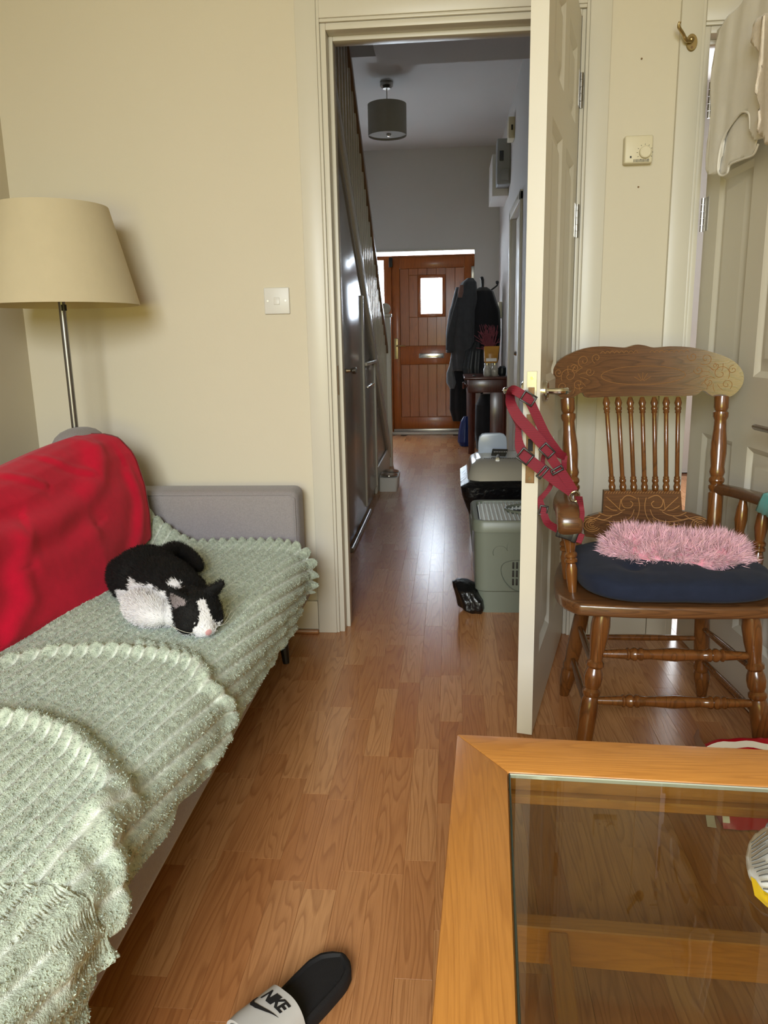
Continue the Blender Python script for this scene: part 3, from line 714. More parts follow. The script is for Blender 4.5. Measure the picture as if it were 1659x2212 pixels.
m.ellipsoid(head_c+Rh@V(.046, 0, -.012), (.024, .022, .020), Rh, 16, 10)
m.ellipsoid(head_c+Rh@V(.050, .010, -.018), (.016, .015, .013), Rh, 12, 8)
m.ellipsoid(head_c+Rh@V(.050, -.010, -.018), (.016, .015, .013), Rh, 12, 8)
m.ellipsoid(head_c+Rh@V(.048, 0, -.028), (.015, .013, .011), Rh, 12, 8)
m.ellipsoid(head_c+Rh@V(.064, 0, -.010), (.006, .007, .006), Rh, 12, 8)                       # nose tip
def ear(base, tip, w, fwd):
    ax = tip-base; u = nrm(ax); side = nrm(np.cross(u, fwd)); f = np.cross(side, u); rings = []
    for t in np.linspace(-.25, 1, 7):
        hw = w*(1-max(t, 0))**.8*(.5)+.004; th = .0095*(1-.4*max(t, 0)); c = base+ax*t
        rings.append([c+side*hw*math.cos(a)+f*th*math.sin(a)-f*.006*math.cos(a)**2*(1-t) for a in np.linspace(0, 2*math.pi, 12, endpoint=False)])
    return rings
e1b, e1t = head_c+Rh@V(-.012, 0, .030)+0, None
earR_tip = AZ(481, 1259, ZB+0.112); earR_base = head_c+Rh@V(-.014, .036, .026)
sgn = 1 if (earR_base-head_c) @ (earR_tip-head_c) > 0 and (head_c+Rh@V(-.014, .036, .026)-earR_tip) @ (head_c+Rh@V(-.014, .036, .026)-earR_tip) < (head_c+Rh@V(-.014, -.036, .026)-earR_tip) @ (head_c+Rh@V(-.014, -.036, .026)-earR_tip) else -1
earR_base = head_c+Rh@V(-.016, sgn*.034, .024); earL_base = head_c+Rh@V(-.014, -sgn*.036, .022)
earL_tip = AZ(368, 1290, ZB+0.097)
earR_tip = earR_base+nrm(earR_tip-earR_base)*.060; earL_tip = earL_base+nrm(earL_tip-earL_base+V(0, 0, .02))*.056
m.loft(ear(earR_base, earR_tip, .048, hd)); m.loft(ear(earL_base, earL_tip, .050, nrm(hd+Rh@V(0, -sgn*.8, 0))))
# tail from the rump along the far side
tail = [V(rump[0], rump[1], ZB+.04)-bdir*.05, AZ(372, 1192, ZB+0.052), AZ(398, 1196, ZB+0.042), AZ(418, 1212, ZB+0.032), AZ(432, 1228, ZB+0.027)]
m.tube(catmull(tail, 5), list(np.linspace(.030, .020, 16))+[.019, .018, .017, .015, .010], 12)
cme = remesh(m, .0036, 4, .5); cme.name = 'cat'
cv = np.empty(len(cme.vertices)*3); cme.vertices.foreach_get('co', cv); cv = cv.reshape(-1, 3)
cn = np.empty(len(cme.vertices)*3); cme.vertices.foreach_get('normal', cn); cn = cn.reshape(-1, 3)
def cat_colors(P):
    n1 = np.array([mnoise.noise(Vector(q*120)) for q in P]); n2 = np.array([mnoise.noise(Vector(q*70+V(9, 2, 4))) for q in P])
    col = np.tile(np.array([.0035, .0032, .0036]), (len(P), 1)); W_ = np.array([.74, .73, .76])
    rel = P-V(mid_b[0], mid_b[1], ZB); s = rel @ bdir; t = rel @ Ls; z = P[:, 2]-ZB
    flank = (t > .046+.006*n1) & (s > -.040+.012*n2) & (s < .165+1.2*np.clip(t-.045, 0, .10)+.008*n1) & (np.linalg.norm(((P-head_c) @ Rh)/V(.060, .058, .055), axis=1) > 1) & (z < .074+.010*n2)
    foot = (np.linalg.norm((P-V(hf[0], hf[1], ZB+.01))/V(1, 1, 1), axis=1) < .040) & (z < .034)
    spot = (np.linalg.norm(P-(AZ(372, 1250, ZB+.108)), axis=1) < .028+.006*n1)
    H_ = (P-head_c) @ Rh; hx, hyy, hz_ = H_[:, 0], H_[:, 1], H_[:, 2]
    inhead = np.linalg.norm(H_/V(.085, .075, .065), axis=1) < 1
    blaze = inhead & (hx > .012) & (np.abs(hyy+.002) < .0095+.010*np.clip((hx-.03)/.03, 0, 1)+.004*n1) & (hz_ > -.03)
    muz = inhead & (hx > .046+.004*n1) | (inhead & (hz_ < -.026+.004*n2) & (hx > -.01))
    paw = (np.linalg.norm((P-V(sh[0], sh[1], ZB+.02))/V(1, 1, .8), axis=1) < .060+.006*n2) & (np.linalg.norm(H_/V(.060, .060, .050), axis=1) > 1) & (z < .062) & (t > .01)
    for k in (flank, foot, spot, paw, blaze, muz): col[k] = W_
    pink = np.linalg.norm(H_-V(.069, 0, -.009), axis=1) < .0085; col[pink] = np.array([.62, .32, .33])
    for eb, et, ew, ef, cc in ((earL_base, earL_tip, .050, nrm(hd+Rh@V(0, -sgn*.8, 0)), (.26, .22, .23)),):
        ax = nrm(et-eb); rel2 = P-eb; tt = (rel2 @ ax)/np.linalg.norm(et-eb); sv = nrm(np.cross(ax, ef)); lat = np.abs(rel2 @ sv); fr_n = rel2 @ np.cross(sv, ax)
        col[(tt > .0) & (tt < .8) & (lat < ew*.5*(1-tt)**.9-.004) & (fr_n*np.sign(np.cross(sv, ax) @ ef) > .001) & (np.abs(fr_n) < .016)] = np.array(cc)
    return col, pink
ccol, cpink = cat_colors(cv)
c4 = np.ones((len(cv), 4), np.float32); c4[:, :3] = ccol
at = cme.attributes.new('fur', 'FLOAT_COLOR', 'POINT'); at.data.foreach_set('color', c4.ravel())
M_FUR = vcol('cat_coat', .8, .0, .3, 350.)
org = V(mid_b[0], mid_b[1], ZB); cme.vertices.foreach_set('co', (cv-org).ravel()); cme.materials.clear(); cme.materials.append(M_FUR); cme.shade_smooth()
cat = tag(link('cat', cme, None, org), 'black and white cat asleep on the green throw', 'cat')
ci = rng.integers(0, len(cv), 60000); ok = ~cpink[ci] & (np.linalg.norm(((cv[ci]-head_c) @ Rh)-V(.069, 0, -.009), axis=1) > .011); ci = ci[ok]
hp = cv[ci]+rng.normal(0, .0018, (len(ci), 3)); hdv = (hp-head_c)
inh = np.linalg.norm((hdv @ Rh)/V(.075, .07, .06), axis=1) < 1
lean = np.where(inh[:, None], -hd*.9, -bdir*1.0)
ln = np.where(inh, .0042, .0080)
vs, idx = strands(hp, cn[ci], ln, .0009, lean*1.5, .18, None, .15)
strand_obj('fur', cat, vs, idx, M_FUR, ccol[ci])
M_WHISK = plain('whisker', srgb(225, 222, 215), .5)
for sy in (-1, 1):
    for k in range(4):
        a = head_c+Rh@V(.052, sy*.016, -.012-.003*k); b = head_c+Rh@V(.058-.008*k, sy*.045, -.004-.006*k); c = head_c+Rh@V(.040-.016*k, sy*.075, .006-.008*k)
        part('whisker', MB().tube(catmull([a, b, c], 4), [.00022]*9, 4), M_WHISK, cat)

# ------------------------------------------------------------------ floor lamp
M_SHADE = fabric('cream_lampshade', srgb(200, 187, 158), .85, .02, 600., .15, .1, 20.)
LP = AY(138, 700, 2.36); lx, ly = LP[0], 2.36
lamp = root('floor_lamp', (lx, ly, 0), 'floor lamp with large cream shade on a steel pole behind the sofa', 'lamp')
part('base', MB().lathe((lx, ly, 0), (lx, ly, .025), [(0, .14), (.6, .14), (1, .10)], 28), M_STEEL, lamp)
part('pole', MB().cyl((lx, ly, .02), (lx, ly, 1.30), .0105, 16), plain('satin_nickel', srgb(138, 137, 138), .34, 1.), lamp)
part('collar', MB().cyl((lx+.012, ly-.012, 1.150), (lx+.012, ly-.012, 1.168), .008, 10), plain('black_plastic', srgb(20, 20, 22), .5), lamp)
z0, z1 = 1.166, 1.452; r0, r1 = .232, .163
def ring(z, r, n=48): return [V(lx+r*math.cos(2*math.pi*k/n), ly+r*math.sin(2*math.pi*k/n), z) for k in range(n)]
part('shade', MB().loft([ring(z0, r0), ring(z1, r1), ring(z1, r1-.003), ring(z0, r0-.003), ring(z0, r0)], False), M_SHADE, lamp, 0, 2, 40)
sp = MB()
for k in range(3):
    a = 2*math.pi*k/3+.4; sp.cyl((lx, ly, 1.27), (lx+.205*math.cos(a), ly+.205*math.sin(a), 1.25), .002, 6)
part('shade_carrier', sp, M_STEEL, lamp)
part('bulb', MB().ellipsoid((lx, ly, 1.33), (.03, .03, .04)), plain('milky_bulb', srgb(235, 232, 222), .3), lamp)

# ------------------------------------------------------------------ light switch, thermostat, hook, wall plugs
M_WHITEPL = plain('white_plastic', srgb(214, 212, 208), .4, 0, .5, .01)
M_CREAMPL = plain('cream_plastic', srgb(214, 204, 176), .45, 0, .5, .01)
M_DARK = plain('dark_print', srgb(40, 36, 32), .6)
sw = root('light_switch', (-.579, YB, 1.178), 'white single light switch on the wall above the sofa arm', 'switch')
part('plate', MB().slab(-.622, -.536, YB-.009, YB, 1.135, 1.221, .003, 3), M_WHITEPL, sw)
part('rocker', MB().prism([V(-.589, YB-.0095, 1.190), V(-.569, YB-.0095, 1.190), V(-.569, YB-.0125, 1.166), V(-.589, YB-.0125, 1.166)], (0, .006, 0)), M_WHITEPL, sw, .001, 2)
for x in (-.609, -.549): part('screw', MB().cyl((x, YB-.0085, 1.178), (x, YB-.0105, 1.178), .0035, 10), M_STEEL, sw)
ts = root('thermostat', (.58, YB, 1.60), 'square cream room thermostat with a round dial between the doors', 'thermostat')
part('housing', MB().slab(.537, .622, YB-.032, YB, 1.560, 1.640, .005, 3), M_CREAMPL, ts)
dial = part('dial', MB().lathe((.598, YB-.031, 1.590), (.598, YB-.044, 1.590), [(0, .018), (.85, .0175), (1, .015)], 28), M_CREAMPL, ts)
tk = MB()
for k in range(11):
    a = math.radians(-60+k*30); c = V(.598+.023*math.cos(a), YB-.0322, 1.590+.023*math.sin(a)); tk.box(c, (.0035, .0008, .0012), [[math.cos(a), 0, -math.sin(a)], [0, 1, 0], [math.sin(a), 0, math.cos(a)]])
part('tick_marks', tk, M_DARK, ts)
gv = MB()
for k in range(13): gv.box((.566+k*.0037, YB-.0318, 1.567), (.0016, .0012, .008))
part('vent_slots', gv, M_DARK, ts)
part('logo', MB().box((.556, YB-.0322, 1.578), (.005, .0008, .006)), M_DARK, ts)
hk = root('coat_hook', (.722, YB-.018, 1.88), 'brass coat hook screwed to the right-hand door frame', 'hook')
hp_ = V(.722, YB-.018, 1.893)
part('back_plate', MB().lathe(hp_+V(0, .0, 0), hp_+V(0, -.004, 0), [(0, .017), (1, .015)], 20).xform(lambda p: V(p[0], p[1], 1.893+(p[2]-1.893)*1.45)), M_BRASS, hk)
part('boss', MB().ellipsoid(hp_+V(-.006, -.014, .004), .0095), M_BRASS, hk)
part('hook_arm', MB().tube(catmull([hp_+V(-.004, -.012, .004), hp_+V(-.022, -.024, -.001), hp_+V(-.036, -.034, .014), hp_+V(-.052, -.044, .030), hp_+V(-.050, -.046, .042)], 5), [.006]*8+[.005]*8+[.004]*5, 10), M_BRASS, hk)
part('screw', MB().cyl(hp_+V(0, -.004, -.014), hp_+V(0, -.006, -.014), .0035, 10), M_RUST, hk)
for x, y, lab in ((1386, 127, 'small dark wall plug above the thermostat'), (1379, 404, 'small dark wall plug below the thermostat')):
    q = AY(x, y, YB); solo('wall_plug', MB().lathe((q[0], YB+.001, q[2]), (q[0], YB-.0025, q[2]), [(0, .0032), (1, .0026)], 8), M_RUST, lab, 'wall plug', 'wall plugs around the thermostat')
# ------------------------------------------------------------------ coffee table
M_OAKX = wood('oak_table_cross', srgb(150, 92, 36), srgb(192, 128, 58), srgb(206, 146, 74), 'X', (24., 1.3), 16., .34, .15, 'object', .35, .2, .5, None, .35)
M_OAKY = wood('oak_table_long', srgb(150, 92, 36), srgb(192, 128, 58), srgb(206, 146, 74), 'Y', (24., 1.3), 16., .34, .15, 'object', .35, .2, .5, None, .35)
ta = math.radians(-3.0); TO = AZ(987, 1585, .42); te1 = V(math.cos(ta), math.sin(ta), 0); te2 = V(math.sin(ta), -math.cos(ta), 0)
TT = lambda a, b, z: V(TO[0], TO[1], 0)+te1*a+te2*b+V(0, 0, z)
TW, TD, TH = 1.10, .72, .42
tb = root('coffee_table', TT(TW/2, TD/2, 0), 'oak coffee table with a sunken glass top in the foreground', 'table')
fw, fr_ = .079, .104
def mitre(a, b, c, d, mat): part('frame_rail', MB().prism([TT(*a, TH-.03), TT(*b, TH-.03), TT(*c, TH-.03), TT(*d, TH-.03)], (0, 0, .03)), mat, tb, .003, 2)
mitre((0, 0), (TW, 0), (TW-fw, fr_), (fw, fr_), M_OAKX); mitre((0, TD), (TW, TD), (TW-fw, TD-fr_), (fw, TD-fr_), M_OAKX)
mitre((0, 0), (fw, fr_), (fw, TD-fr_), (0, TD), M_OAKY); mitre((TW, 0), (TW-fw, fr_), (TW-fw, TD-fr_), (TW, TD), M_OAKY)
def bar(name, a0, a1, b0, b1, z0, z1, mat): part(name, MB().prism([TT(a0, b0, z0), TT(a1, b0, z0), TT(a1, b1, z0), TT(a0, b1, z0)], (0, 0, z1-z0)), mat, tb, .002, 1)
bar('apron', .03, TW-.03, .035, .055, .348, TH-.03, M_OAKX); bar('apron', .03, TW-.03, TD-.055, TD-.035, .33, TH-.03, M_OAKX)
bar('apron', .022, .042, .05, TD-.05, .33, TH-.03, M_OAKY); bar('apron', TW-.042, TW-.022, .05, TD-.05, .33, TH-.03, M_OAKY)
bar('glass_ledge', fw-.012, fw+.006, fr_, TD-fr_, TH-.045, TH-.03, M_OAKY); bar('glass_ledge', fw, TW-fw, fr_-.012, fr_+.012, TH-.045, TH-.03, M_OAKX)
for a in (.02, TW-.08):
    for b in (.02, TD-.08): bar('leg', a, a+.06, b, b+.06, 0, TH-.03, M_OAKY)
bar('stretcher', .08, TW-.08, -.055+.05, .035, .075, .135, M_OAKX) if False else None
bar('stretcher', .06, TW-.06, .025, .055, .045, .115, M_OAKX); bar('stretcher', .06, TW-.06, TD-.055, TD-.025, .045, .115, M_OAKX)
bar('shelf_bar', .150, .180, .055, TD-.055, .08, .11, M_OAKY); bar('shelf_bar', TW-.18, TW-.15, .055, TD-.055, .08, .11, M_OAKY)
M_TGLASS = glassy('table_glass', (.74, .75, .66, 1), .9, .015)
gl = part('glass_top', MB().prism([TT(fw+.003, fr_+.003, TH-.008), TT(TW-fw-.003, fr_+.003, TH-.008), TT(TW-fw-.003, TD-fr_-.003, TH-.008), TT(fw+.003, TD-fr_-.003, TH-.008)], (0, 0, .006)), M_TGLASS, tb, 0, 2, 20)
M_EDGEG = plain('glass_edge_painted_glint', srgb(222, 232, 228), .1, .5)  # tone brightened to paint the window's reflection on the rear glass edge
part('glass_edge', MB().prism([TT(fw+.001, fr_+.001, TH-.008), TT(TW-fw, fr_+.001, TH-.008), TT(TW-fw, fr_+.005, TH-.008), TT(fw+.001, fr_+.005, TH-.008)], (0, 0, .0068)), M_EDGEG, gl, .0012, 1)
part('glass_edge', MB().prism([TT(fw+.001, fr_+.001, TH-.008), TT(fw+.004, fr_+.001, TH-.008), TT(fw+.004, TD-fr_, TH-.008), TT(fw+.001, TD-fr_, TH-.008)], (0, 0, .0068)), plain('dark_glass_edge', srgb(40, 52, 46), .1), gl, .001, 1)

# crinkled food wrapper on the glass and red packet on the floor
M_WRAP = plain('printed_wrapper', srgb(205, 205, 200), .35, 0, .5, .03, 20.)
M_YELLOW = plain('yellow_wrapper', srgb(214, 178, 24), .35, 0, .5, .05)
M_GREYPR = plain('grey_print', srgb(120, 122, 122), .6)
wpx = [(1611, 1846), (1620, 1812), (1645, 1786), (1700, 1770), (1760, 1800), (1770, 1900), (1720, 1960), (1660, 1935), (1632, 1912), (1616, 1890)]
def wpz(x, y): q = AZ(x, y, TH+.01); d = min(1, math.hypot((x-1700)/90, (y-1860)/95)); return V(q[0], q[1], TH+.005+.040*(1-d*d)**1.5+.010*abs(fbm(q[0], q[1], 0, 18, 2)))
def fan(pts, zf, ctr, mb, rings=5):
    n = len(pts); vs = []; fs = []
    for r_ in range(rings+1):
        t = r_/rings
        for p in pts: vs.append(zf(ctr[0]+(p[0]-ctr[0])*t, ctr[1]+(p[1]-ctr[1])*t))
    for r_ in range(rings):
        for k in range(n): fs.append((r_*n+k, r_*n+(k+1) % n, (r_+1)*n+(k+1) % n, (r_+1)*n+k))
    return mb.add(vs, fs)
wr_ = solo('food_wrapper', fan(catmull(wpx+wpx[:1], 5)[:-1], wpz, (1700, 1860), MB(), 14), M_WRAP, 'crumpled printed plastic food wrapper lying on the glass table top', 'wrapper', None, None, 0, 2, 12)
s_ = wr_.modifiers.new('thickness', 'SOLIDIFY'); s_.thickness = .004; s_.offset = -1
pm = MB()
for k in range(12):
    ya = 1832+k*9.0; a = V(1622+max(0, ya-1885)*.55, ya); b = a+V(46, 15)*(.6+.4*((k*7) % 3)/2)
    pts = [wpz(*(a+(b-a)*t))+V(0, 0, .0035) for t in np.linspace(0, 1, 5)]; pts = [q_+V(0, 0, .0055) for q_ in pts]; pm.ribbon(pts, .0026, (0, 0, 1), .0008)
for k in range(6):
    a = V(1660+k*7, 1796+k*2); b = a+V(-8, 22); pts = [wpz(*(a+(b-a)*t))+V(0, 0, .009) for t in np.linspace(0, 1, 4)]; pm.ribbon(pts, .002, (0, 0, 1), .0008)
part('print_lines', pm, M_GREYPR, wr_, 0, 2, 0)
ym = MB(); pts = [(1621, 1897), (1632, 1905), (1648, 1925), (1700, 1955), (1690, 1985), (1655, 1960), (1630, 1935)]
fan(pts, lambda x, y: AZ(x, y, TH+.012)*V(1, 1, 0)+V(0, 0, TH+.014+.006*fbm(x*.01, y*.01, 0, 3)), (1655, 1938), ym); part('yellow_fold', ym, M_YELLOW, wr_, 0, 2, 30)
M_REDPK = plain('red_foil_packet', srgb(176, 10, 34), .28, 0, .5, .06, 12., .3, 14., 0, 0, .01)
prof_pk = [(1.515, .004), (1.53, .030), (1.57, .068), (1.62, .104), (1.66, .128), (1.685, .131), (1.70, .115), (1.708, .06), (1.70, .003)]
def rpk(u, v, off=0.):   # u along +x, v along the profile from the front edge over the top
    k = v*(len(prof_pk)-1); y = np.interp(k, range(len(prof_pk)), [q[0] for q in prof_pk]); z = np.interp(k, range(len(prof_pk)), [q[1] for q in prof_pk])
    x = .585+u*.36; s = .72+.28*max(0, math.sin(math.pi*min(1, max(0, u*.94+.03))))**.45
    return V(x, 1.61+(y-1.61)*(.9+.1*s)+.006*fbm(x, z, 0, 20), .003+max(0, z*s-.003)+.004*fbm(x, y, 0, 24)*s*(1 if z > .02 else 0)+off)
pk = solo('snack_packet', MB().loft([[rpk(i/31, j/24) for j in range(25)] for i in range(32)]), M_REDPK, 'red foil snack packet with white border lying on the floor before the chair', 'packet', None, None, 0, 2, 60)
M_WBORD = plain('white_border_print', srgb(226, 222, 220), .4)
pts = [rpk(t, .47+.05*math.sin(t*6+.8), .0025)+V(0, -.002, 0) for t in np.linspace(.02, .98, 30)]; part('white_border', MB().ribbon(pts, .016, (0, -.6, 1), .0012), M_WBORD, pk)
pts = [rpk(.02+.005*t, .05+.42*t, .0025) for t in np.linspace(0, 1, 16)]; part('white_border', MB().ribbon(pts, .014, (-.3, -.5, 1), .0012), M_WBORD, pk)
tc0 = rpk(.0, .52)
pts = [tc0, tc0+V(-.012, .004, .014), tc0+V(-.020, .006, .032), tc0+V(-.016, .008, .048)]; part('torn_corner', MB().ribbon(pts, [.016, .018, .014, .006], (.3, -1, .3), .001), plain('torn_brown_foil', srgb(96, 70, 58), .5), pk)
q0 = AZ(1531, 1748, .003); q1 = AZ(1538, 1786, .003)
solo('paper_strip', MB().ribbon([q0+(q1-q0)*t+V(0, 0, .002*math.sin(t*6)) for t in np.linspace(-.1, 1, 6)], .018, (0, 0, 1), .001), M_WBORD, 'small white paper strip on the floor under the glass table', 'paper')

# ------------------------------------------------------------------ slide sandal
M_RUBBER = plain('black_foam', srgb(26, 25, 27), .75, 0, .3, .05, 30., .3, 500.)
M_STRAP = plain('pale_grey_strap', srgb(196, 194, 192), .55, 0, .4, .03, 40.)
he = V(-.182, 1.103, 0); sd_ = nrm(V(-.50, -.87, 0)); sn = V(-sd_[1], sd_[0], 0)    # heel end, direction to toe, side
if sn[0] < 0: sn = -sn
sl = root('slide_sandal', he+sd_*.14, 'black slide sandal with a pale logo strap on the floor', 'sandal')
SLEN = .285
def hw(t): return np.interp(t, [0, .03, .08, .16, .3, .45, .6, .75, .88, .96, 1], [.004, .022, .034, .0405, .041, .040, .044, .050, .047, .030, .005])
ts_ = np.linspace(0, 1, 40)
def outline(ins): return [he+sd_*(SLEN*(t*(1-2*ins/SLEN)+ins/SLEN))+sn*(max(.001, hw(t)-ins)) for t in ts_]+[he+sd_*(SLEN*(t*(1-2*ins/SLEN)+ins/SLEN))-sn*(max(.001, hw(t)-ins)) for t in ts_[::-1]]
def lift(pl, z): return [p+V(0, 0, z) for p in pl]
part('sole', MB().loft([lift(outline(.003), 0), lift(outline(0), .006), lift(outline(0), .024), lift(outline(.003), .028), lift(outline(.007), .029), lift(outline(.010), .024)]), M_RUBBER, sl, 0, 2, 50)
SV0, SV1 = .142, .232
def strap_pt(a, v, off=0.):   # a 0..pi across, v along
    t = (v)/SLEN; w_ = hw(t)+.006; c = he+sd_*(v+.010*math.cos(a)*1.0); hgt = .058+.010*(v-SV0)/.09
    e = .72
    return c+sn*((w_+off)*math.copysign(abs(math.cos(a))**e, math.cos(a)))+V(0, 0, .004+(hgt+off)*abs(math.sin(a))**e)
sm = MB(); NA = 40
outer = [[strap_pt(math.pi*k/NA, v) for k in range(NA+1)] for v in np.linspace(SV0, SV1, 10)]
inner = [[strap_pt(math.pi*k/NA, v, -.0045) for k in range(NA+1)] for v in np.linspace(SV0, SV1, 10)]
rings = [outer[i] for i in range(10)]+[inner[9-i] for i in range(10)]+[outer[0]]
sm.loft(rings, False, False); strap = part('strap', sm, M_STRAP, sl, 0, 2, 50)
arc = [0.]; pp = strap_pt(math.pi, .16)
for k in range(1, 201):
    q = strap_pt(math.pi*(1-k/200), .16); arc.append(arc[-1]+np.linalg.norm(q-pp)); pp = q
def on_strap(s, v, off=.0008):
    a = math.pi*(1-np.interp(s, arc, np.linspace(0, 1, 201))); return strap_pt(a, v, off)
def flat_to_strap(me, s0, v0):
    for vv in me.vertices:
        p = on_strap(s0+vv.co.x, v0-vv.co.y, .0007+max(0, vv.co.z)); o_ = ORG[sl.name]; vv.co = Vector(p-o_)
tcu = bpy.data.curves.new('lettering', 'FONT'); tcu.body = 'NIKE'; tcu.size = .026; tcu.shear = .25; tcu.offset = .0011; tcu.space_character = .86; tcu.resolution_u = 3
to = bpy.data.objects.new('lt', tcu); COL.objects.link(to); dg = bpy.context.evaluated_depsgraph_get(); lme = bpy.data.meshes.new_from_object(to.evaluated_get(dg)); bpy.data.objects.remove(to)
bm = bmesh.new(); bm.from_mesh(lme); bmesh.ops.triangulate(bm, faces=bm.faces); bmesh.ops.subdivide_edges(bm, edges=[e for e in bm.edges if e.calc_length() > .004], cuts=3, use_grid_fill=True); bm.to_mesh(lme); bm.free()
for vv in lme.vertices: vv.co.x *= .90; vv.co.y *= 1.12
flat_to_strap(lme, .064, .175); lme.materials.clear(); lme.materials.append(M_DARKINK := plain('black_print', srgb(16, 16, 22), .6)); link('lettering', lme, strap)
sws = [(0, .010), (.004, .002), (.012, -.003), (.024, -.003), (.042, .003), (.062, .011), (.040, .0075), (.024, .005), (.014, .0045), (.008, .008), (.009, .016), (.004, .016)]
bm = bmesh.new(); f_ = bm.faces.new([bm.verts.new((a, b, 0)) for a, b in sws]); bmesh.ops.triangulate(bm, faces=[f_]); bmesh.ops.subdivide_edges(bm, edges=list(bm.edges), cuts=3, use_grid_fill=True)
wme = bpy.data.meshes.new('swoosh_mark'); bm.to_mesh(wme); bm.free()
flat_to_strap(wme, .052, .193); wme.materials.append(M_DARKINK); link('swoosh_mark', wme, strap)

# ------------------------------------------------------------------ wooden chair
M_CHAIR = wood('varnished_oak', srgb(54, 29, 11), srgb(104, 61, 26), srgb(124, 76, 34), 'Z', (26., 2.2), 9., .22, .6, 'object', .3, .3, .5, None, .5)
M_CHAIRX = wood('varnished_oak_cross', srgb(54, 32, 18), srgb(98, 63, 36), srgb(114, 77, 46), 'X', (26., 1.6), 20., .30, .35, 'object', .45, .2, .5, None, .55)
M_CARVE = plain('worn_carving', srgb(158, 112, 66), .4)
CCX = .537
ch = root('armchair', (CCX, 1.93, 0), 'turned oak press-back armchair with carved crest rail and spindles', 'chair')
mir = lambda p: V(2*CCX-p[0], p[1], p[2])
def lr(name, fn):
    a = fn(); 
    return a
POST = [(0, .015), (.05, .017), (.07, .0205), (.10, .0205), (.115, .016), (.135, .0205), (.17, .0205), (.18, .0185), (.20, .0195), (.40, .0205), (.42, .0205), (.43, .016), (.45, .021), (.465, .021), (.475, .016), (.49, .021), (.505, .021), (.52, .0165), (.545, .021), (.58, .0185), (.66, .0215), (.72, .021), (.80, .017), (.86, .016), (.88, .0205), (.905, .0205), (.915, .016), (.935, .0195), (1, .0195)]
pb, pt = V(.353, 2.115, .425), V(.328, 2.205, .872)
for f in (lambda p: p, mir): part('back_post', MB().lathe(f(pb), f(pt), POST, 18), M_CHAIR, ch)
CR = [(50, 350), (45, 300), (75, 230), (150, 170), (300, 112), (450, 98), (600, 108), (640, 100), (700, 85), (760, 92), (830, 108), (950, 98), (1100, 105), (1250, 140), (1380, 190), (1450, 250), (1478, 320), (1465, 390), (1420, 450), (1370, 478), (1300, 485), (1250, 470), (1200, 434), (1180, 434), (1140, 465), (1050, 474), (880, 474), (700, 475), (500, 480), (320, 485), (290, 462), (270, 447), (230, 470), (180, 490), (110, 480), (60, 420)]
crp = lambda a, b: (1180+a/3.463, 720+b/3.463)
def bow(p, k=.035): return p+V(0, k*(1-((p[0]-CCX)/.26)**2)-.0, 0)
cro = catmull([AY(*crp(*q), 2.205) for q in CR]+[AY(*crp(*CR[0]), 2.205)], 3)[:-1]
def plate(outline2, y0, th, bowk, mat, name):
    """thick bowed board: for every x the highest and lowest point of the outline"""
    P_ = [(q[0], q[2]) for q in outline2]; n = len(P_); xs = sorted({q[0] for q in P_}); xs = np.array(xs); xs = np.unique(np.concatenate([xs+2e-4, xs-2e-4, np.linspace(xs[0], xs[-1], 60)])); xs = xs[(xs > min(P_)[0]+1e-4) & (xs < max(P_)[0]-1e-4)]
    rings = []
    for x in xs:
        zs = []
        for k in range(n):
            (xa, za), (xb, zb2) = P_[k], P_[(k+1) % n]
            if (xa-x)*(xb-x) <= 0 and abs(xa-xb) > 1e-9: zs.append(za+(zb2-za)*(x-xa)/(xb-xa))
        if len(zs) < 2: continue
        zt, zb2 = max(zs), min(zs); dy = bowk*(1-((x-CCX)/.26)**2)
        rings.append([V(x, y0+dy, zb2), V(x, y0+dy, zt), V(x, y0+dy+th, zt), V(x, y0+dy+th, zb2)])
    return part(name, MB().loft(rings), mat, ch, 0, 2, 40)
crest = plate(cro, 2.205, .024, .03, M_CHAIRX, 'crest_rail')
def carve(points, y, r, k, off=.0006):   # raised line on the front face: points in world x,z
    return [V(p[0], y+k*(1-((p[0]-CCX)/.26)**2)-off, p[1]) for p in points]
def spiral(cx, cz, r0, turns, a0, sgn=1, n=26, grow=1.0): return [(cx+r0*(1-t*.88)*math.cos(a0+sgn*t*turns*2*math.pi), cz+r0*(1-t*.88)*math.sin(a0+sgn*t*turns*2*math.pi)*grow) for t in np.linspace(0, 1, n)]
cm = MB(); rc = random.Random(5)
for s in (-1, 1):
    for cx_, cz_, r_ in ((.205, .935, .024), (.165, .975, .018), (.222, .905, .015), (.178, .912, .016), (.13, .982, .014), (.235, .945, .012), (.148, .945, .013), (.19, .955, .012)):
        cm.tube(carve(spiral(CCX+s*cx_, cz_, r_, 1.3, rc.uniform(0, 6), s), 2.205, 0, .03), .0007, 4)
    for k in range(9):
        a = math.radians(40+k*28); c0 = (CCX+s*.195, .925); cm.tube(carve([(c0[0]+s*q*math.cos(a+.5*q/.04), c0[1]+q*math.sin(a+.5*q/.04)*.9) for q in np.linspace(.022, .044, 6)], 2.205, 0, .03), .0006, 4)
    for k in range(8): cm.tube(carve([(CCX+s*(.022+k*.013)+.006*math.cos(a), .992+.008*math.sin(a)) for a in np.linspace(.3, 2.9, 7)], 2.205, 0, .03), .0006, 4)
cm.tube(carve([(CCX+.115*math.cos(a), .932+.026*math.sin(a)) for a in np.linspace(0, 2*math.pi, 50)], 2.205, 0, .03), .0006, 4)
for k in range(5):
    a = math.radians(30+k*30); cm.tube(carve([(CCX+q*math.cos(a), .915+q*math.sin(a)) for q in np.linspace(.004, .026, 4)], 2.205, 0, .03), .0006, 4)
part('carved_scrolls', cm, M_CARVE, crest)
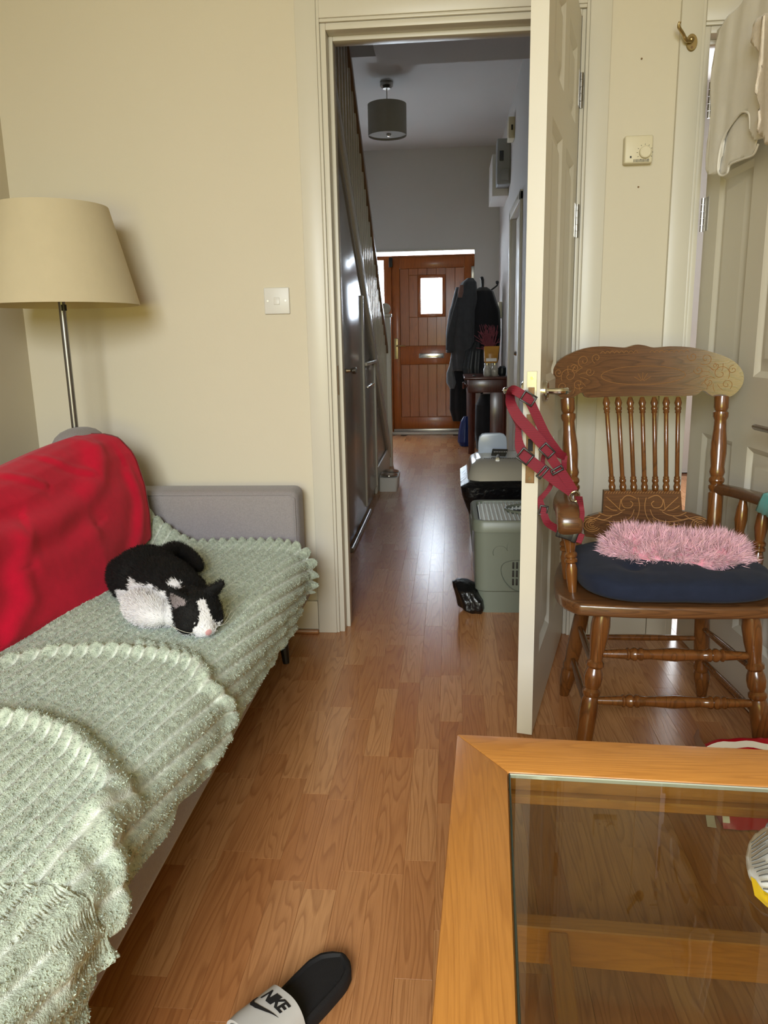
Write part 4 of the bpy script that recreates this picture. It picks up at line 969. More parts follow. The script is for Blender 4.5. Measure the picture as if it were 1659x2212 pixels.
# lower splat
LS = [(440, 1185), (1020, 1185), (1030, 1340), (1100, 1352), (1190, 1385), (1240, 1430), (1240, 1520), (1100, 1545), (730, 1550), (400, 1545), (300, 1530), (288, 1470), (290, 1410), (330, 1378), (400, 1358), (485, 1345), (450, 1285), (465, 1240)]
lso = [AY(*crp(*q), 2.125) for q in LS]
splat = plate(lso, 2.125, .020, .02, M_CHAIRX, 'lower_splat')
cm = MB()
def pxl(pts): return [(AY(*crp(*q), 2.125)[0], AY(*crp(*q), 2.125)[2]) for q in pts]
swirls = [[(760, 1240), (750, 1300), (760, 1370), (800, 1430), (880, 1455), (1000, 1440)], [(775, 1245), (840, 1222), (885, 1260), (870, 1310), (820, 1315), (800, 1285), (820, 1265)], [(790, 1330), (820, 1390), (900, 1420), (1020, 1410), (1140, 1380), (1200, 1400)], [(880, 1345), (930, 1370), (1000, 1375), (1060, 1350)], [(860, 1330), (900, 1330), (890, 1250)], [(900, 1330), (930, 1300), (1000, 1235)], [(920, 1335), (960, 1330), (1010, 1300)], [(1050, 1370), (1100, 1400), (1160, 1395), (1200, 1420)], [(960, 1380), (1020, 1405), (1080, 1395), (1150, 1425)]]
for c in swirls:
    cm.tube(carve(pxl(catmull2 := [tuple(q) for q in catmull(c, 5)]), 2.125, 0, .02), .0013, 5)
    cm.tube(carve(pxl([(1460-q[0], q[1]) for q in catmull2]), 2.125, 0, .02), .0011, 5)
for k in range(28):
    a = 450+k*20.3; cm.tube(carve(pxl([(a, 1208), (a+12, 1192)]), 2.125, 0, .02), .0009, 4)
for k in range(6): cm.tube(carve(pxl([(810+k*38, 1405+k*6-abs(k-3)*4), (830+k*38, 1420+k*5), (815+k*38, 1432+k*3)]), 2.125, 0, .02), .001, 4)
for cx_, cz_ in ((350, 1440), (1165, 1440)):
    for rr in (52, 38, 24, 12): cm.tube(carve(pxl([(cx_+rr*1.3*math.cos(a), cz_+rr*math.sin(a)) for a in np.linspace(.6, 5.4, 18)]), 2.125, 0, .02), .0011, 4)
part('carved_scrolls', cm, M_CARVE, splat)
part('bottom_rail', MB().slab(.355, .72, 2.10, 2.13, .44, .475, .006), M_CHAIRX, ch)
SP = [(0, .0055), (.02, .0085), (.055, .0098), (.09, .007), (.105, .0092), (.125, .0092), (.135, .0075), (.15, .0085), (.165, .0062), (.5, .0062), (.825, .0062), (.84, .0088), (.855, .0072), (.87, .0092), (.885, .0092), (.90, .0075), (.94, .0105), (.97, .008), (1, .0055)]
for k in range(7):
    t = k/6; b = AY(1323+t*139, 1062, 2.145); a = AY(1309+t*156, 858, 2.222); part('spindle', MB().lathe(b, a, SP, 12), M_CHAIR, ch)
# seat
so_ = [(.300, 1.742), (.42, 1.728), (.537, 1.725), (.654, 1.728), (.774, 1.742), (.803, 1.79), (.812, 1.86), (.800, 1.97), (.775, 2.08), (.745, 2.14), (.68, 2.155), (.537, 2.16), (.394, 2.155), (.329, 2.14), (.299, 2.08), (.274, 1.97), (.262, 1.86), (.271, 1.79)]
sp_ = catmull([V(a, b, .40) for a, b in so_]+[V(*so_[0], .40)], 3)[:-1]
part('seat', MB().prism(sp_, (0, 0, .030)), M_CHAIRX, ch, .007, 3)
LEG = [(0, .0195), (.04, .0205), (.10, .023), (.19, .021), (.28, .0165), (.31, .016), (.325, .0215), (.345, .0215), (.36, .017), (.39, .021), (.42, .0225), (.46, .021), (.485, .0165), (.50, .0215), (.52, .0215), (.535, .0175), (.56, .0205), (.64, .0225), (.78, .020), (.93, .0155), (1, .0135)]
RLEG = [(0, .0195), (.06, .022), (.11, .017), (.125, .0215), (.15, .0215), (.165, .018), (.35, .021), (.62, .022), (.70, .019), (.725, .0225), (.75, .0225), (.765, .019), (.80, .0225), (.84, .022), (1, .0135)]
fl0, fl1 = V(.366, 1.79, .402), V(.318, 1.742, 0); rl0, rl1 = V(.388, 2.075, .402), V(.338, 2.155, 0)
for f in (lambda p: p, mir):
    part('front_leg', MB().lathe(f(fl0), f(fl1), LEG, 18), M_CHAIR, ch); part('rear_leg', MB().lathe(f(rl0), f(rl1), RLEG, 18), M_CHAIR, ch)
ST = [(0, .0085), (.05, .0095), (.19, .0125), (.195, .0155), (.205, .0155), (.215, .012), (.235, .0165), (.25, .0165), (.265, .012), (.275, .016), (.29, .016), (.30, .013), (.34, .012), (.5, .0165), (.66, .012), (.70, .013), (.71, .016), (.725, .016), (.735, .012), (.75, .0165), (.765, .0165), (.785, .012), (.795, .0155), (.805, .0155), (.81, .0125), (.95, .0095), (1, .0085)]
legp = lambda a, b, z: a+(b-a)*((a[2]-z)/(a[2]-b[2]))
for z in (.292, .176): p_ = legp(fl0, fl1, z); part('front_stretcher', MB().lathe(p_, mir(p_), ST, 16), M_CHAIR, ch)
for f in (lambda p: p, mir):
    for z, zz in ((.255, .235), (.145, .13)): part('side_stretcher', MB().lathe(f(legp(fl0, fl1, z)), f(legp(rl0, rl1, zz)), [(0, .007), (.5, .0095), (1, .007)], 12), M_CHAIR, ch)
p_ = legp(rl0, rl1, .20); part('rear_stretcher', MB().lathe(p_, mir(p_), [(0, .007), (.5, .0095), (1, .007)], 12), M_CHAIR, ch)
# arms with scrolled ends
def arm(f, name='arm'):
    path = [V(.338, 2.150, .625), V(.312, 2.08, .628), V(.292, 1.98, .632), V(.282, 1.89, .636), V(.283, 1.835, .636), V(.283, 1.805, .622), V(.283, 1.800, .602), V(.283, 1.812, .588)]
    wd = [.034, .038, .046, .056, .062, .062, .060, .058]; th = [.028, .028, .028, .030, .034, .038, .036, .026]
    P_ = catmull(path, 5); n = len(P_); rings = []
    for i, p in enumerate(P_):
        t = nrm(P_[min(i+1, n-1)]-P_[max(i-1, 0)]); sx = V(1, 0, 0); sx = nrm(sx-t*(sx@t)); up = np.cross(sx, t)
        k = i/(n-1)*(len(wd)-1); w_ = np.interp(k, range(len(wd)), wd)/2; h_ = np.interp(k, range(len(th)), th)/2
        rings.append([f(p+sx*w_*math.copysign(abs(math.cos(a))**.6, math.cos(a))+up*h_*math.copysign(abs(math.sin(a))**.6, math.sin(a))) for a in np.linspace(0, 2*math.pi, 20, endpoint=False)])
    part(name, MB().loft(rings), M_CHAIRX, ch, 0, 2, 50)
ASP = [(0, .010), (.08, .012), (.30, .015), (.38, .011), (.40, .016), (.43, .016), (.45, .0125), (.47, .016), (.50, .016), (.53, .011), (.70, .016), (.85, .0145), (.95, .010), (1, .009)]
for f in (lambda p: p, mir):
    arm(f)
    part('arm_post', MB().lathe(f(V(.300, 1.835, .428)), f(V(.286, 1.845, .622)), ASP, 16), M_CHAIR, ch)
    for y_, x_ in ((1.94, .298), (2.03, .315)): part('arm_spindle', MB().lathe(f(V(x_+.004, y_, .428)), f(V(x_-.006, y_+.012, .622)), ASP, 14), M_CHAIR, ch)

# navy pad and pink fluffy cushion
M_NAVY = fabric('navy_twill', srgb(30, 36, 54), .95, .15, 900., .4, .04, 30.)
def pad_shape(q):
    uu = (q[0]-CCX)/.228; vv = (q[1]-1.912)/.205
    dim = sum(math.exp(-((uu-a)**2+(vv-b)**2)/.016) for a in (-.42, .42) for b in (-.42, .42))
    if q[2] > .462: q[2] += -.020*dim+.006*fbm(q[0], q[1], 0, 9)
    return V(q[0]+.006*fbm(q[1], q[2], 0, 8), q[1]+.006*fbm(q[0], q[2], 3, 8), max(q[2], .4315))
mb = MB().ellipsoid((CCX, 1.912, .466), (.230, .203, .037), None, 72, 36, 3.6).xform(pad_shape)
padO = solo('seat_pad', mb, M_NAVY, 'thick navy tufted seat pad on the wooden chair', 'cushion', None, None, 0, 2, 180)
M_PINK = vcol('pink_faux_fur', .85, .4)
pc = AY(1457, 1210, 1.93)
pm = MB()
for k, (dx, dy, dz, rx, ry, rz) in enumerate([(-.12, .02, .012, .065, .075, .052), (-.055, .0, .006, .085, .09, .056), (.02, -.01, .0, .095, .095, .055), (.10, .0, -.002, .080, .09, .054), (.145, .012, -.002, .052, .075, .050)]):
    pm.ellipsoid(pc+V(dx*.82, dy, dz), (rx, ry, rz), None, 20, 14)
pme = remesh(pm, .008, 8, .5)
pv = np.empty(len(pme.vertices)*3); pme.vertices.foreach_get('co', pv); pv = pv.reshape(-1, 3); pn = np.empty(len(pme.vertices)*3); pme.vertices.foreach_get('normal', pn); pn = pn.reshape(-1, 3)
po = V(pc[0], pc[1], pv[:, 2].min()); pcol = np.tile(np.array(srgb(222, 150, 166)[:3]), (len(pv), 1))
c4 = np.ones((len(pv), 4), np.float32); c4[:, :3] = pcol; at = pme.attributes.new('fur', 'FLOAT_COLOR', 'POINT'); at.data.foreach_set('color', c4.ravel())
pme.vertices.foreach_set('co', (pv-po).ravel()); pme.materials.clear(); pme.materials.append(M_PINK); pme.shade_smooth(); pme.name = 'fluffy_cushion'
pink = tag(link('fluffy_cushion', pme, None, po), 'pink long-pile fluffy cushion on the navy seat pad', 'cushion')
# hairs grouped into tufts
nt_ = 2200; cidx = rng.integers(0, len(pv), nt_); per = 12
tp = np.repeat(pv[cidx], per, 0)+rng.normal(0, .0035, (nt_*per, 3)); tn = np.repeat(pn[cidx]+rng.normal(0, .35, (nt_, 3))+V(0, -.15, -.12), per, 0)
tcol = np.repeat(np.clip(rng.normal(0, 1, (nt_, 1)), -1.5, 1.5), per, 0)
base = np.array(srgb(238, 190, 203)[:3]); cols = base*(1+.16*tcol)+rng.normal(0, .015, (nt_*per, 3))
vs, idx = strands(tp, tn, .030, .0018, V(0, 0, -.05), .12, None, .10)
strand_obj('pile', pink, vs, idx, M_PINK, np.clip(cols, 0, 1))
M_TEAL = fabric('teal_cloth', srgb(38, 150, 150), .9)
q = mir(V(.283, 1.86, .652))
solo('teal_cloth', MB().grid(lambda u, v: V(q[0]-.045+.10*u, q[1]-.05+.10*v, .6535+.012*math.sin(u*math.pi)+.004*fbm(u, v, 0, 4)-.05*max(0, abs(u-.5)-.38)*6), 16, 12), M_TEAL, 'teal cloth over the right arm of the wooden chair', 'cloth', None, None, 0, 2, 60).modifiers.new('thickness', 'SOLIDIFY').thickness = .004

# ------------------------------------------------------------------ red harness on the door handle
M_WEB, nt, bs = newmat('red_webbing'); bs.inputs['Roughness'].default_value = .7
tc = N(nt, 'ShaderNodeTexCoord'); wv = N(nt, 'ShaderNodeTexWave'); wv.inputs['Scale'].default_value = 140; wv.bands_direction = 'Z'; L(nt, tc.outputs['Object'], wv.inputs['Vector'])
rp = ramp(nt, [(.2, srgb(84, 5, 25)), (.7, srgb(136, 10, 40))]); L(nt, wv.outputs['Fac'], rp.inputs[0]); L(nt, rp.outputs[0], bs.inputs['Base Color']); bump(nt, bs, wv.outputs['Fac'], .4, .001)
M_BUCK = plain('black_buckle', srgb(22, 22, 24), .4)
hz = crz = lambda a, b: (1060+a/5.267, 780+b/5.267)
hn = root('dog_harness', AY(*hz(500, 1100), 1.86), 'red webbing dog harness hanging from the chrome door handle', 'harness')
def strapy(pts, wid, name='strap', facing=(0, -1, .15)):
    P_ = catmull([AY(*hz(a, b), y_) for a, b, y_ in pts], 6)
    ws = list(np.interp(np.linspace(0, 1, len(P_)), np.linspace(0, 1, len(wid)), wid)) if isinstance(wid, list) else wid
    return part(name, MB().ribbon(P_, ws, facing, .003), M_WEB, hn, 0, 2, 40), P_
strapy([(215, 400, 1.93), (250, 330, 1.875), (330, 365, 1.862), (430, 440, 1.858), (520, 620, 1.862), (620, 830, 1.868), (720, 980, 1.875), (790, 1060, 1.885), (850, 1085, 1.90)], [.020, .022, .022, .022, .022, .022, .022, .020, .016])
strapy([(225, 380, 1.925), (228, 480, 1.868), (300, 620, 1.853), (430, 770, 1.845), (560, 910, 1.842), (640, 1010, 1.842), (720, 1150, 1.843), (810, 1270, 1.846), (950, 1480, 1.850)], [.020, .024, .026, .026, .026, .024, .022, .022, .020])
strapy([(225, 480, 1.90), (250, 600, 1.885), (310, 720, 1.875), (315, 860, 1.872), (335, 980, 1.865), (400, 1090, 1.855), (520, 1190, 1.850), (640, 1280, 1.848), (770, 1380, 1.848), (930, 1500, 1.850)], [.012, .013, .013, .016, .024, .027, .027, .027, .026, .022])
strapy([(650, 1010, 1.875), (600, 1090, 1.885), (600, 1180, 1.888), (690, 1270, 1.885), (680, 1420, 1.888), (600, 1530, 1.892), (565, 1580, 1.895), (590, 1690, 1.89), (640, 1830, 1.87), (720, 1890, 1.84), (800, 1930, 1.815)], [.010, .010, .010, .010, .011, .012, .014, .018, .018, .018, .018])
strapy([(1000, 1545, 1.835), (1030, 1650, 1.79), (1040, 1750, 1.788), (1020, 1850, 1.792), (985, 1930, 1.80)], [.018, .011, .011, .011, .015])
strapy([(840, 1075, 1.90), (835, 1150, 1.895), (840, 1230, 1.88)], [.016, .013, .010])
def slider(a, b, y_, w_, h_, rot, mat=M_BUCK):
    c = AY(*hz(a, b), y_); cr, sr = math.cos(rot), math.sin(rot); ex = V(cr, 0, sr); ez = V(-sr, 0, cr); m = MB(); R_ = np.array([ex, V(0, 1, 0), ez]).T
    for s in (-1, 1): m.box(c+ex*s*w_/2, (.004, .006, h_), R_); m.box(c+ez*s*h_/2, (w_+.004, .006, .004), R_)
    return part('slider', m, mat, hn, .0012, 2)
slider(430, 425, 1.853, .030, .024, math.radians(-32)); slider(640, 1020, 1.838, .030, .022, math.radians(-45)); slider(390, 1085, 1.848, .030, .028, math.radians(-38))
slider(755, 1240, 1.838, .027, .010, math.radians(30)); slider(590, 1265, 1.845, .032, .010, math.radians(50)); slider(600, 1700, 1.886, .018, .022, math.radians(-10))
c = AY(*hz(955, 1540), 1.842)
part('metal_ring', MB().tube([c+V(.011*math.cos(a), -.003*math.sin(a), .013*math.sin(a)) for a in np.linspace(0, 2*math.pi, 20, endpoint=False)], .0022, 8, True), M_CHROME, hn)
b0, b1 = AY(*hz(740, 1925), 1.80), AY(*hz(1000, 2010), 1.795); bd = nrm(b1-b0); bl_ = np.linalg.norm(b1-b0)
Rk = rot_from(bd, (0, -1, 0)); bk = part('buckle', MB().box((b0+b1)/2, (bl_*.62, .026, .011), Rk).box(b0+bd*.010, (.014, .028, .010), Rk).box(b1-bd*.010, (.014, .030, .012), Rk), M_BUCK, hn, .003, 3)
part('buckle_release', MB().box((b0+b1)/2+Rk@V(.002, .012, .003), (.018, .006, .010), Rk), M_BUCK, bk, .002, 2)
part('webbing_tail', MB().box(b1+bd*.003, (.016, .024, .004), Rk), M_WEB, hn, .001, 1)

# ------------------------------------------------------------------ garments over the second door
M_LINEN = fabric('white_cotton', srgb(232, 228, 222), .9, .04, 600., .25, .2, 20.)
M_TOWEL = fabric('cream_towelling', srgb(226, 214, 200), .95, .08, 260., .8, .3, 90.)
gx = lambda a, b: (1300+a/4.62, b/4.62)
GX = .772
def on_door(a, b, off=0.): 
    q = AX(*gx(a, b), GX-off); return V(GX-off, q[1], min(q[2], 1.934))
out_ = [(1600, -260), (1430, 0), (1330, 110), (1240, 200), (1180, 290), (1150, 420), (1110, 680), (1092, 880), (1095, 1100), (1072, 1300), (1050, 1440), (1040, 1580), (1040, 1690), (1075, 1740), (1130, 1742), (1165, 1735), (1165, 1650), (1185, 1520), (1220, 1390), (1280, 1270), (1340, 1180), (1400, 1122), (1470, 1140), (1480, 1290), (1540, 1400), (1620, 1380), (1800, 1300), (1900, 700), (1900, -260)]
def cloth_sheet(outl, off, name, mat, label, amp=.006, th=.0022, kids=None):
    bm = bmesh.new(); vs = [bm.verts.new(tuple(on_door(a, b, off))) for a, b in outl]; f = bm.faces.new(vs); bmesh.ops.triangulate(bm, faces=[f])
    ys = [v.co.y for v in bm.verts]; zs = [v.co.z for v in bm.verts]
    for k in np.arange(min(ys)+.012, max(ys), .016): bmesh.ops.bisect_plane(bm, geom=list(bm.verts)+list(bm.edges)+list(bm.faces), plane_co=(0, k, 0), plane_no=(0, 1, 0))
    for k in np.arange(min(zs)+.012, max(zs), .016): bmesh.ops.bisect_plane(bm, geom=list(bm.verts)+list(bm.edges)+list(bm.faces), plane_co=(0, 0, k), plane_no=(0, 0, 1))
    for v in bm.verts:
        y_, z_ = v.co.y, v.co.z; v.co.x += -amp*(.2+.6*fbm(y_, z_*.35, 0, 12, 2))-.0025*math.sin(y_*40+z_*6)
    bm.verts.index_update(); m = MB().add([v.co[:] for v in bm.verts], [[v.index for v in f.verts] for f in bm.faces]); bm.free()
    return m
m = cloth_sheet(out_, .008, '', None, '')
gm = root('white_garment', on_door(1300, 1740)*V(1, 1, 0)+V(0, 0, 1.38), 'white cotton bodysuit hanging over the right-hand open door', 'clothing')
g1 = part('front', m, M_LINEN, gm, 0, 2, 180); q = g1.modifiers.new('thickness', 'SOLIDIFY'); q.thickness = .0025
inn = [(1400, 1115), (1330, 1175), (1270, 1265), (1205, 1390), (1165, 1540), (1150, 1680), (1158, 1730), (1200, 1755), (1245, 1735), (1270, 1690), (1282, 1640), (1380, 1600), (1500, 1555), (1545, 1480), (1568, 1385), (1480, 1290), (1480, 1130)]
g2 = part('back', cloth_sheet(inn, .001, '', None, '', .004), M_LINEN, gm, 0, 2, 180); q = g2.modifiers.new('thickness', 'SOLIDIFY'); q.thickness = .0025
rimp = [on_door(a, b, .011) for a, b in catmull([(1480, 1290), (1470, 1140), (1400, 1118), (1340, 1180), (1270, 1275), (1205, 1400), (1172, 1540), (1158, 1680), (1172, 1740), (1215, 1752), (1255, 1720), (1285, 1640), (1400, 1590), (1510, 1545), (1560, 1440)], 4)]
part('binding', MB().tube(rimp, .0028, 7), M_LINEN, gm)
tw = [(1640, 130), (1560, 190), (1520, 250), (1500, 420), (1540, 470), (1590, 560), (1600, 680), (1560, 830), (1545, 960), (1570, 1080), (1585, 1200), (1550, 1330), (1570, 1360), (1620, 1370), (1640, 1440), (1700, 1460), (1800, 1440), (1800, 130)]
twm = cloth_sheet(tw, .030, '', None, '', .012)
t_ = solo('hand_towel', twm, M_TOWEL, 'cream towelling cloth hung beside the white bodysuit on the door', 'towel', None, None, 0, 2, 180); q = t_.modifiers.new('thickness', 'SOLIDIFY'); q.thickness = .005
# ------------------------------------------------------------------ staircase
SL = .72; zs_ = lambda y: 1.56-SL*(y-4.25)      # lower line of the string on the hall side
M_BAL = plain('cream_baluster_paint', srgb(196, 188, 172), .22, 0, .5, .01)
M_RAILW = plain('brown_handrail', srgb(120, 92, 60), .3, 0, .5, .1, 20.)
stc = root('staircase', (XS-.3, 5.0, 0), 'white painted staircase rising along the left of the hallway', 'staircase')
y_top = 3.05; y_bot = 6.40
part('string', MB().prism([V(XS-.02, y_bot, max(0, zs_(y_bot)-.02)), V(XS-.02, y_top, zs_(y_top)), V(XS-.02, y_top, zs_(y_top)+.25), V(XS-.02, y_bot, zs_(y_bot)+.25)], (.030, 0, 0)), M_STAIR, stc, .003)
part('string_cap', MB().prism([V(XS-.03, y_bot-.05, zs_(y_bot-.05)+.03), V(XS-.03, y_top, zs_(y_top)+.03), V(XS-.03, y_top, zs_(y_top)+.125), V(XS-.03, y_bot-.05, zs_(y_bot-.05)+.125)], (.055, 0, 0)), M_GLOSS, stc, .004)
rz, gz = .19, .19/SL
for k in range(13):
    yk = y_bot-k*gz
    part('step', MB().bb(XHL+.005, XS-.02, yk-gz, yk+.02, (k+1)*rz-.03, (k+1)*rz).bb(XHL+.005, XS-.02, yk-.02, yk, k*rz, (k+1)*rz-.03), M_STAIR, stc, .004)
bal_me = None
for k in range(30):
    y = 3.12+k*.108; zb = zs_(y)+.24; h = .65
    if bal_me is None: bal_me = mesh_of('baluster', MB().bb(-.015, .015, -.015, .015, 0, h), M_BAL, .003, 1)
    inst('baluster', bal_me, stc, (XS-.008, y, zb))
hr = [V(XS-.008, y, zs_(y)+.90) for y in (3.0, 6.33)]
part('handrail', MB().prism([hr[0]+V(-.03, 0, -.03), hr[0]+V(.026, 0, -.03), hr[0]+V(.026, 0, .02), hr[0]+V(.02, 0, .035), hr[0]+V(-.02, 0, .035), hr[0]+V(-.03, 0, .02)], hr[1]-hr[0]), M_RAILW, stc, .004)
nw = part('newel_post', MB().bb(XS-.05, XS+.034, 6.36, 6.445, 0, 1.22), M_GLOSS, stc, .004)
part('newel_cap', MB().bb(XS-.06, XS+.044, 6.35, 6.455, 1.22, 1.245).ellipsoid((XS-.008, 6.40, 1.285), (.045, .045, .045), None, 18, 12), M_GLOSS, nw, .003)
wst = MB().prism([V(XS-.035, YH, 0), V(XS-.035, y_bot, 0), V(XS-.035, y_bot, .03), V(XS-.035, YH, min(ZH, zs_(YH)))], (.030, 0, 0))
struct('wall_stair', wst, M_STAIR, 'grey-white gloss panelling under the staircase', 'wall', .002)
def cupboard(y0, y1, z1a, z1b, label, knob):
    r = root('cupboard_door', (XS, (y0+y1)/2, 0), label, 'cupboard door', 'cupboard doors under the stairs')
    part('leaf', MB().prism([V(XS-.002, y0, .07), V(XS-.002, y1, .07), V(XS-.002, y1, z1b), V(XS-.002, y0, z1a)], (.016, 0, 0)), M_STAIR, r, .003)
    part('edge_strip', MB().bb(XS+.002, XS+.024, y1-.03, y1+.012, .07, z1b+.02), M_GLOSS, r, .003)
    return r
c1 = cupboard(3.66, 4.50, 1.86, 1.27, 'tall sloping cupboard door under the stairs with a round knob', 0)
part('knob', MB().lathe((XS+.014, 3.76, .90), (XS+.065, 3.76, .90), [(0, .012), (.4, .008), (.6, .017), (.9, .017), (1, .010)], 14), M_CHROME, c1)
c2 = cupboard(4.58, 5.16, .89, .89, 'low cupboard door under the stairs with a ledge on top', 0)
part('ledge', MB().slab(XS, XS+.035, 4.53, 5.15, .895, .915, .004), M_GLOSS, c2)
part('latch', MB().slab(XS+.012, XS+.03, 4.62, 5.0, .76, .772, .003), M_CHROME, c2)
struct('baseboard_stair', MB().bb(XS-.005, XS+.013, 5.2, 6.35, 0, .17), M_GLOSS, 'white skirting board at the foot of the stair panelling', 'skirting', .004)
solo('metal_rod', MB().cyl((XS+.022, 3.70, .013), (XS+.022, 4.62, .013), .012, 12), M_STEEL, 'slim metal bar lying along the foot of the stair panelling', 'rod')

# ------------------------------------------------------------------ front door
M_FD = wood('front_door_wood', srgb(108, 52, 14), srgb(172, 92, 30), srgb(186, 104, 38), 'Z', (22., 1.4), 9., .34, .2, 'object', .3, .08, .5, None, .35)
YD = YF+.05
fd = lambda x, y: AY(x, y, YD)
FX0, FX1, FZ1 = -.632, .238, 1.905
fdo = root('door_3', ((FX0+FX1)/2, YD, 0), 'orange-brown wooden front door with a small glazed pane and letter plate', 'door', None, 'structure')
g0, g1_ = fd(909.5, 678), fd(955, 600); p0, p1 = fd(866, 749), fd(994, 577); q0_, q1_ = fd(869, 908), fd(994, 790)
px0, px1 = -.545, .155; uz0, uz1 = .965, p1[2]; lz0, lz1 = .185, .765
m = MB().bb(FX0, px0, YD, YD+.05, .05, FZ1).bb(px1, FX1, YD, YD+.05, .05, FZ1).bb(px0, px1, YD, YD+.05, .05, lz0).bb(px0, px1, YD, YD+.05, lz1, uz0).bb(px0, px1, YD, YD+.05, uz1, FZ1)
part('leaf_frame', m, M_FD, fdo, .004)
part('core_panel', MB().bb(px0, px1, YD+.030, YD+.045, lz0, lz1).bb(px0, px1, YD+.030, YD+.045, uz0, g0[2]-.02).bb(px0, px1, YD+.030, YD+.045, g1_[2]+.02, uz1).bb(px0, g0[0]-.02, YD+.030, YD+.045, g0[2]-.02, g1_[2]+.02).bb(g1_[0]+.02, px1, YD+.030, YD+.045, g0[2]-.02, g1_[2]+.02), M_FD, fdo)
gx0, gx1, gz0, gz1 = g0[0], g1_[0], g0[2], g1_[2]
nb = 7; bw = (px1-px0)/nb
for k in range(nb):
    x0, x1 = px0+k*bw+.0012, px0+(k+1)*bw-.0012
    m = MB(); fr2 = .035
    ix0, ix1 = max(x0, gx0-fr2), min(x1, gx1+fr2)
    if ix1 > ix0:
        m.bb(x0, x1, YD+.014, YD+.036, uz0, gz0-fr2).bb(x0, x1, YD+.014, YD+.036, gz1+fr2, uz1)
        if x0 < ix0-1e-4: m.bb(x0, ix0, YD+.014, YD+.036, gz0-fr2, gz1+fr2)
        if x1 > ix1+1e-4: m.bb(ix1, x1, YD+.014, YD+.036, gz0-fr2, gz1+fr2)
    else: m.bb(x0, x1, YD+.014, YD+.036, uz0, uz1)
    part('board', m, M_FD, fdo, .003, 1)
    part('board', MB().bb(x0, x1, YD+.014, YD+.036, lz0, lz1), M_FD, fdo, .003, 1)
m = MB().bb(gx0-fr2, gx0, YD+.0, YD+.05, gz0-fr2, gz1+fr2).bb(gx1, gx1+fr2, YD, YD+.05, gz0-fr2, gz1+fr2).bb(gx0, gx1, YD, YD+.05, gz0-fr2, gz0).bb(gx0, gx1, YD, YD+.05, gz1, gz1+fr2)
pf = part('glazing_frame', m, M_FD, fdo, .004)
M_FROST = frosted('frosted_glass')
part('pane', MB().bb(gx0, gx1, YD+.022, YD+.027, gz0, gz1), M_FROST, pf)
a, b = fd(905, 774), fd(958.5, 763)
part('letter_plate', MB().slab(a[0], b[0], YD-.012, YD, a[2], b[2], .004), M_CHROME, fdo)
a, b = fd(852.5, 776), fd(860, 731)
hp0 = part('handle_plate', MB().slab(a[0], b[0], YD-.010, YD, a[2], b[2], .004), M_BRASS, fdo)
c = fd(857, 747); part('lever', MB().tube([V(c[0], YD-.01, c[2]), V(c[0], YD-.05, c[2]), V(c[0]+.015, YD-.055, c[2]), V(c[0]+.10, YD-.055, c[2]-.004)], .009, 8), M_BRASS, hp0)
part('cylinder_lock', MB().cyl((c[0], YD-.008, c[2]-.11), (c[0], YD-.018, c[2]-.11), .011, 12), M_BRASS, hp0)
for z in (1.72, .35): part('hinge', MB().slab(FX1-.01, FX1+.03, YD-.02, YD, z-.07, z+.07, .004), M_STEEL, fdo)
part('weather_bar', MB().bb(FX0, FX1, YD-.01, YD+.05, .02, .052), M_STEEL, fdo, .003)
fr3 = root('trim_4', ((DX0+DX1)/2, YF, 0), 'wooden front door frame with white lintel and sill', 'door frame', None, 'structure')
part('post', MB().bb(-.70, FX0-.001, YD-.015, YD+.055, .022, 1.915).bb(-.70, FX0+.02, YD+.055, YD+.075, .022, 1.915), M_FD, fr3, .003); part('post', MB().bb(FX1+.001, DX1, YD-.005, YD+.055, .022, 1.915).bb(FX1-.02, DX1, YD+.055, YD+.075, .022, 1.915), M_FD, fr3, .003)
part('added_bright_strip', MB().bb(DX0, DX1, YD+.02, YD+.026, 1.918, 1.955), M_FROST, fr3)  # made-up frosted strip over the door, letting daylight show as a bright line
part('head', MB().bb(DX0, DX1, YD-.01, YD+.075, 1.9055, 1.918), M_FD, fr3, .002)
part('lintel', MB().bb(DX0, DX1, YF-.02, YD+.08, 1.955, DZ+.004), M_GLOSS, fr3, .004)
part('sill', MB().bb(DX0, DX1, YF-.05, YD+.12, -.004, .022), M_GLOSS, fr3, .004)
part('door_closer', MB().slab(-.655, -.615, YD-.05, YD-.016, 1.80, 1.90, .006), M_BLACKLEG, fr3)
w2 = root('window_2', (-.9, YF, 0), 'bright glazed side light left of the front door', 'window', None, 'structure')
part('window_frame', MB().bb(DX0, DX0+.06, YD-.01, YD+.06, .022, 1.915).bb(DX0+.06, -.70, YD-.01, YD+.06, .022, .70).bb(DX0+.06, -.70, YD-.01, YD+.06, 1.875, 1.915).bb(-.715, -.70, YD-.01, YD+.06, .70, 1.875), M_FD, w2, .004)
part('pane', MB().bb(DX0+.06, -.715, YD+.02, YD+.025, .70, 1.875), M_FROST, w2)

# right-hand hall door (closed) and its frame
h4 = root('door_4', (XH+.03, 6.43, 0), 'closed white side door on the right of the hallway', 'door', None, 'structure')
part('leaf', MB().bb(XH+.03, XH+.07, 5.99, 6.87, .01, 1.99), M_GLOSS, h4, .004)
part('knob', MB().lathe((XH+.03, 6.09, .92), (XH-.03, 6.09, .92), [(0, .010), (.5, .008), (.7, .02), (1, .012)], 12), M_CHROME, h4)
t5 = root('trim_5', (XH, 6.43, 0), 'white door frame around the side door of the hallway', 'door frame', None, 'structure')
for y0, y1 in ((5.90, 5.98), (6.88, 6.96)): part('upright', MB().bb(XH-.02, XH+.002, y0, y1, 0, 2.06), M_GLOSS, t5, .004)
part('head', MB().bb(XH-.02, XH+.002, 5.90, 6.96, 2.0, 2.07), M_GLOSS, t5, .004)

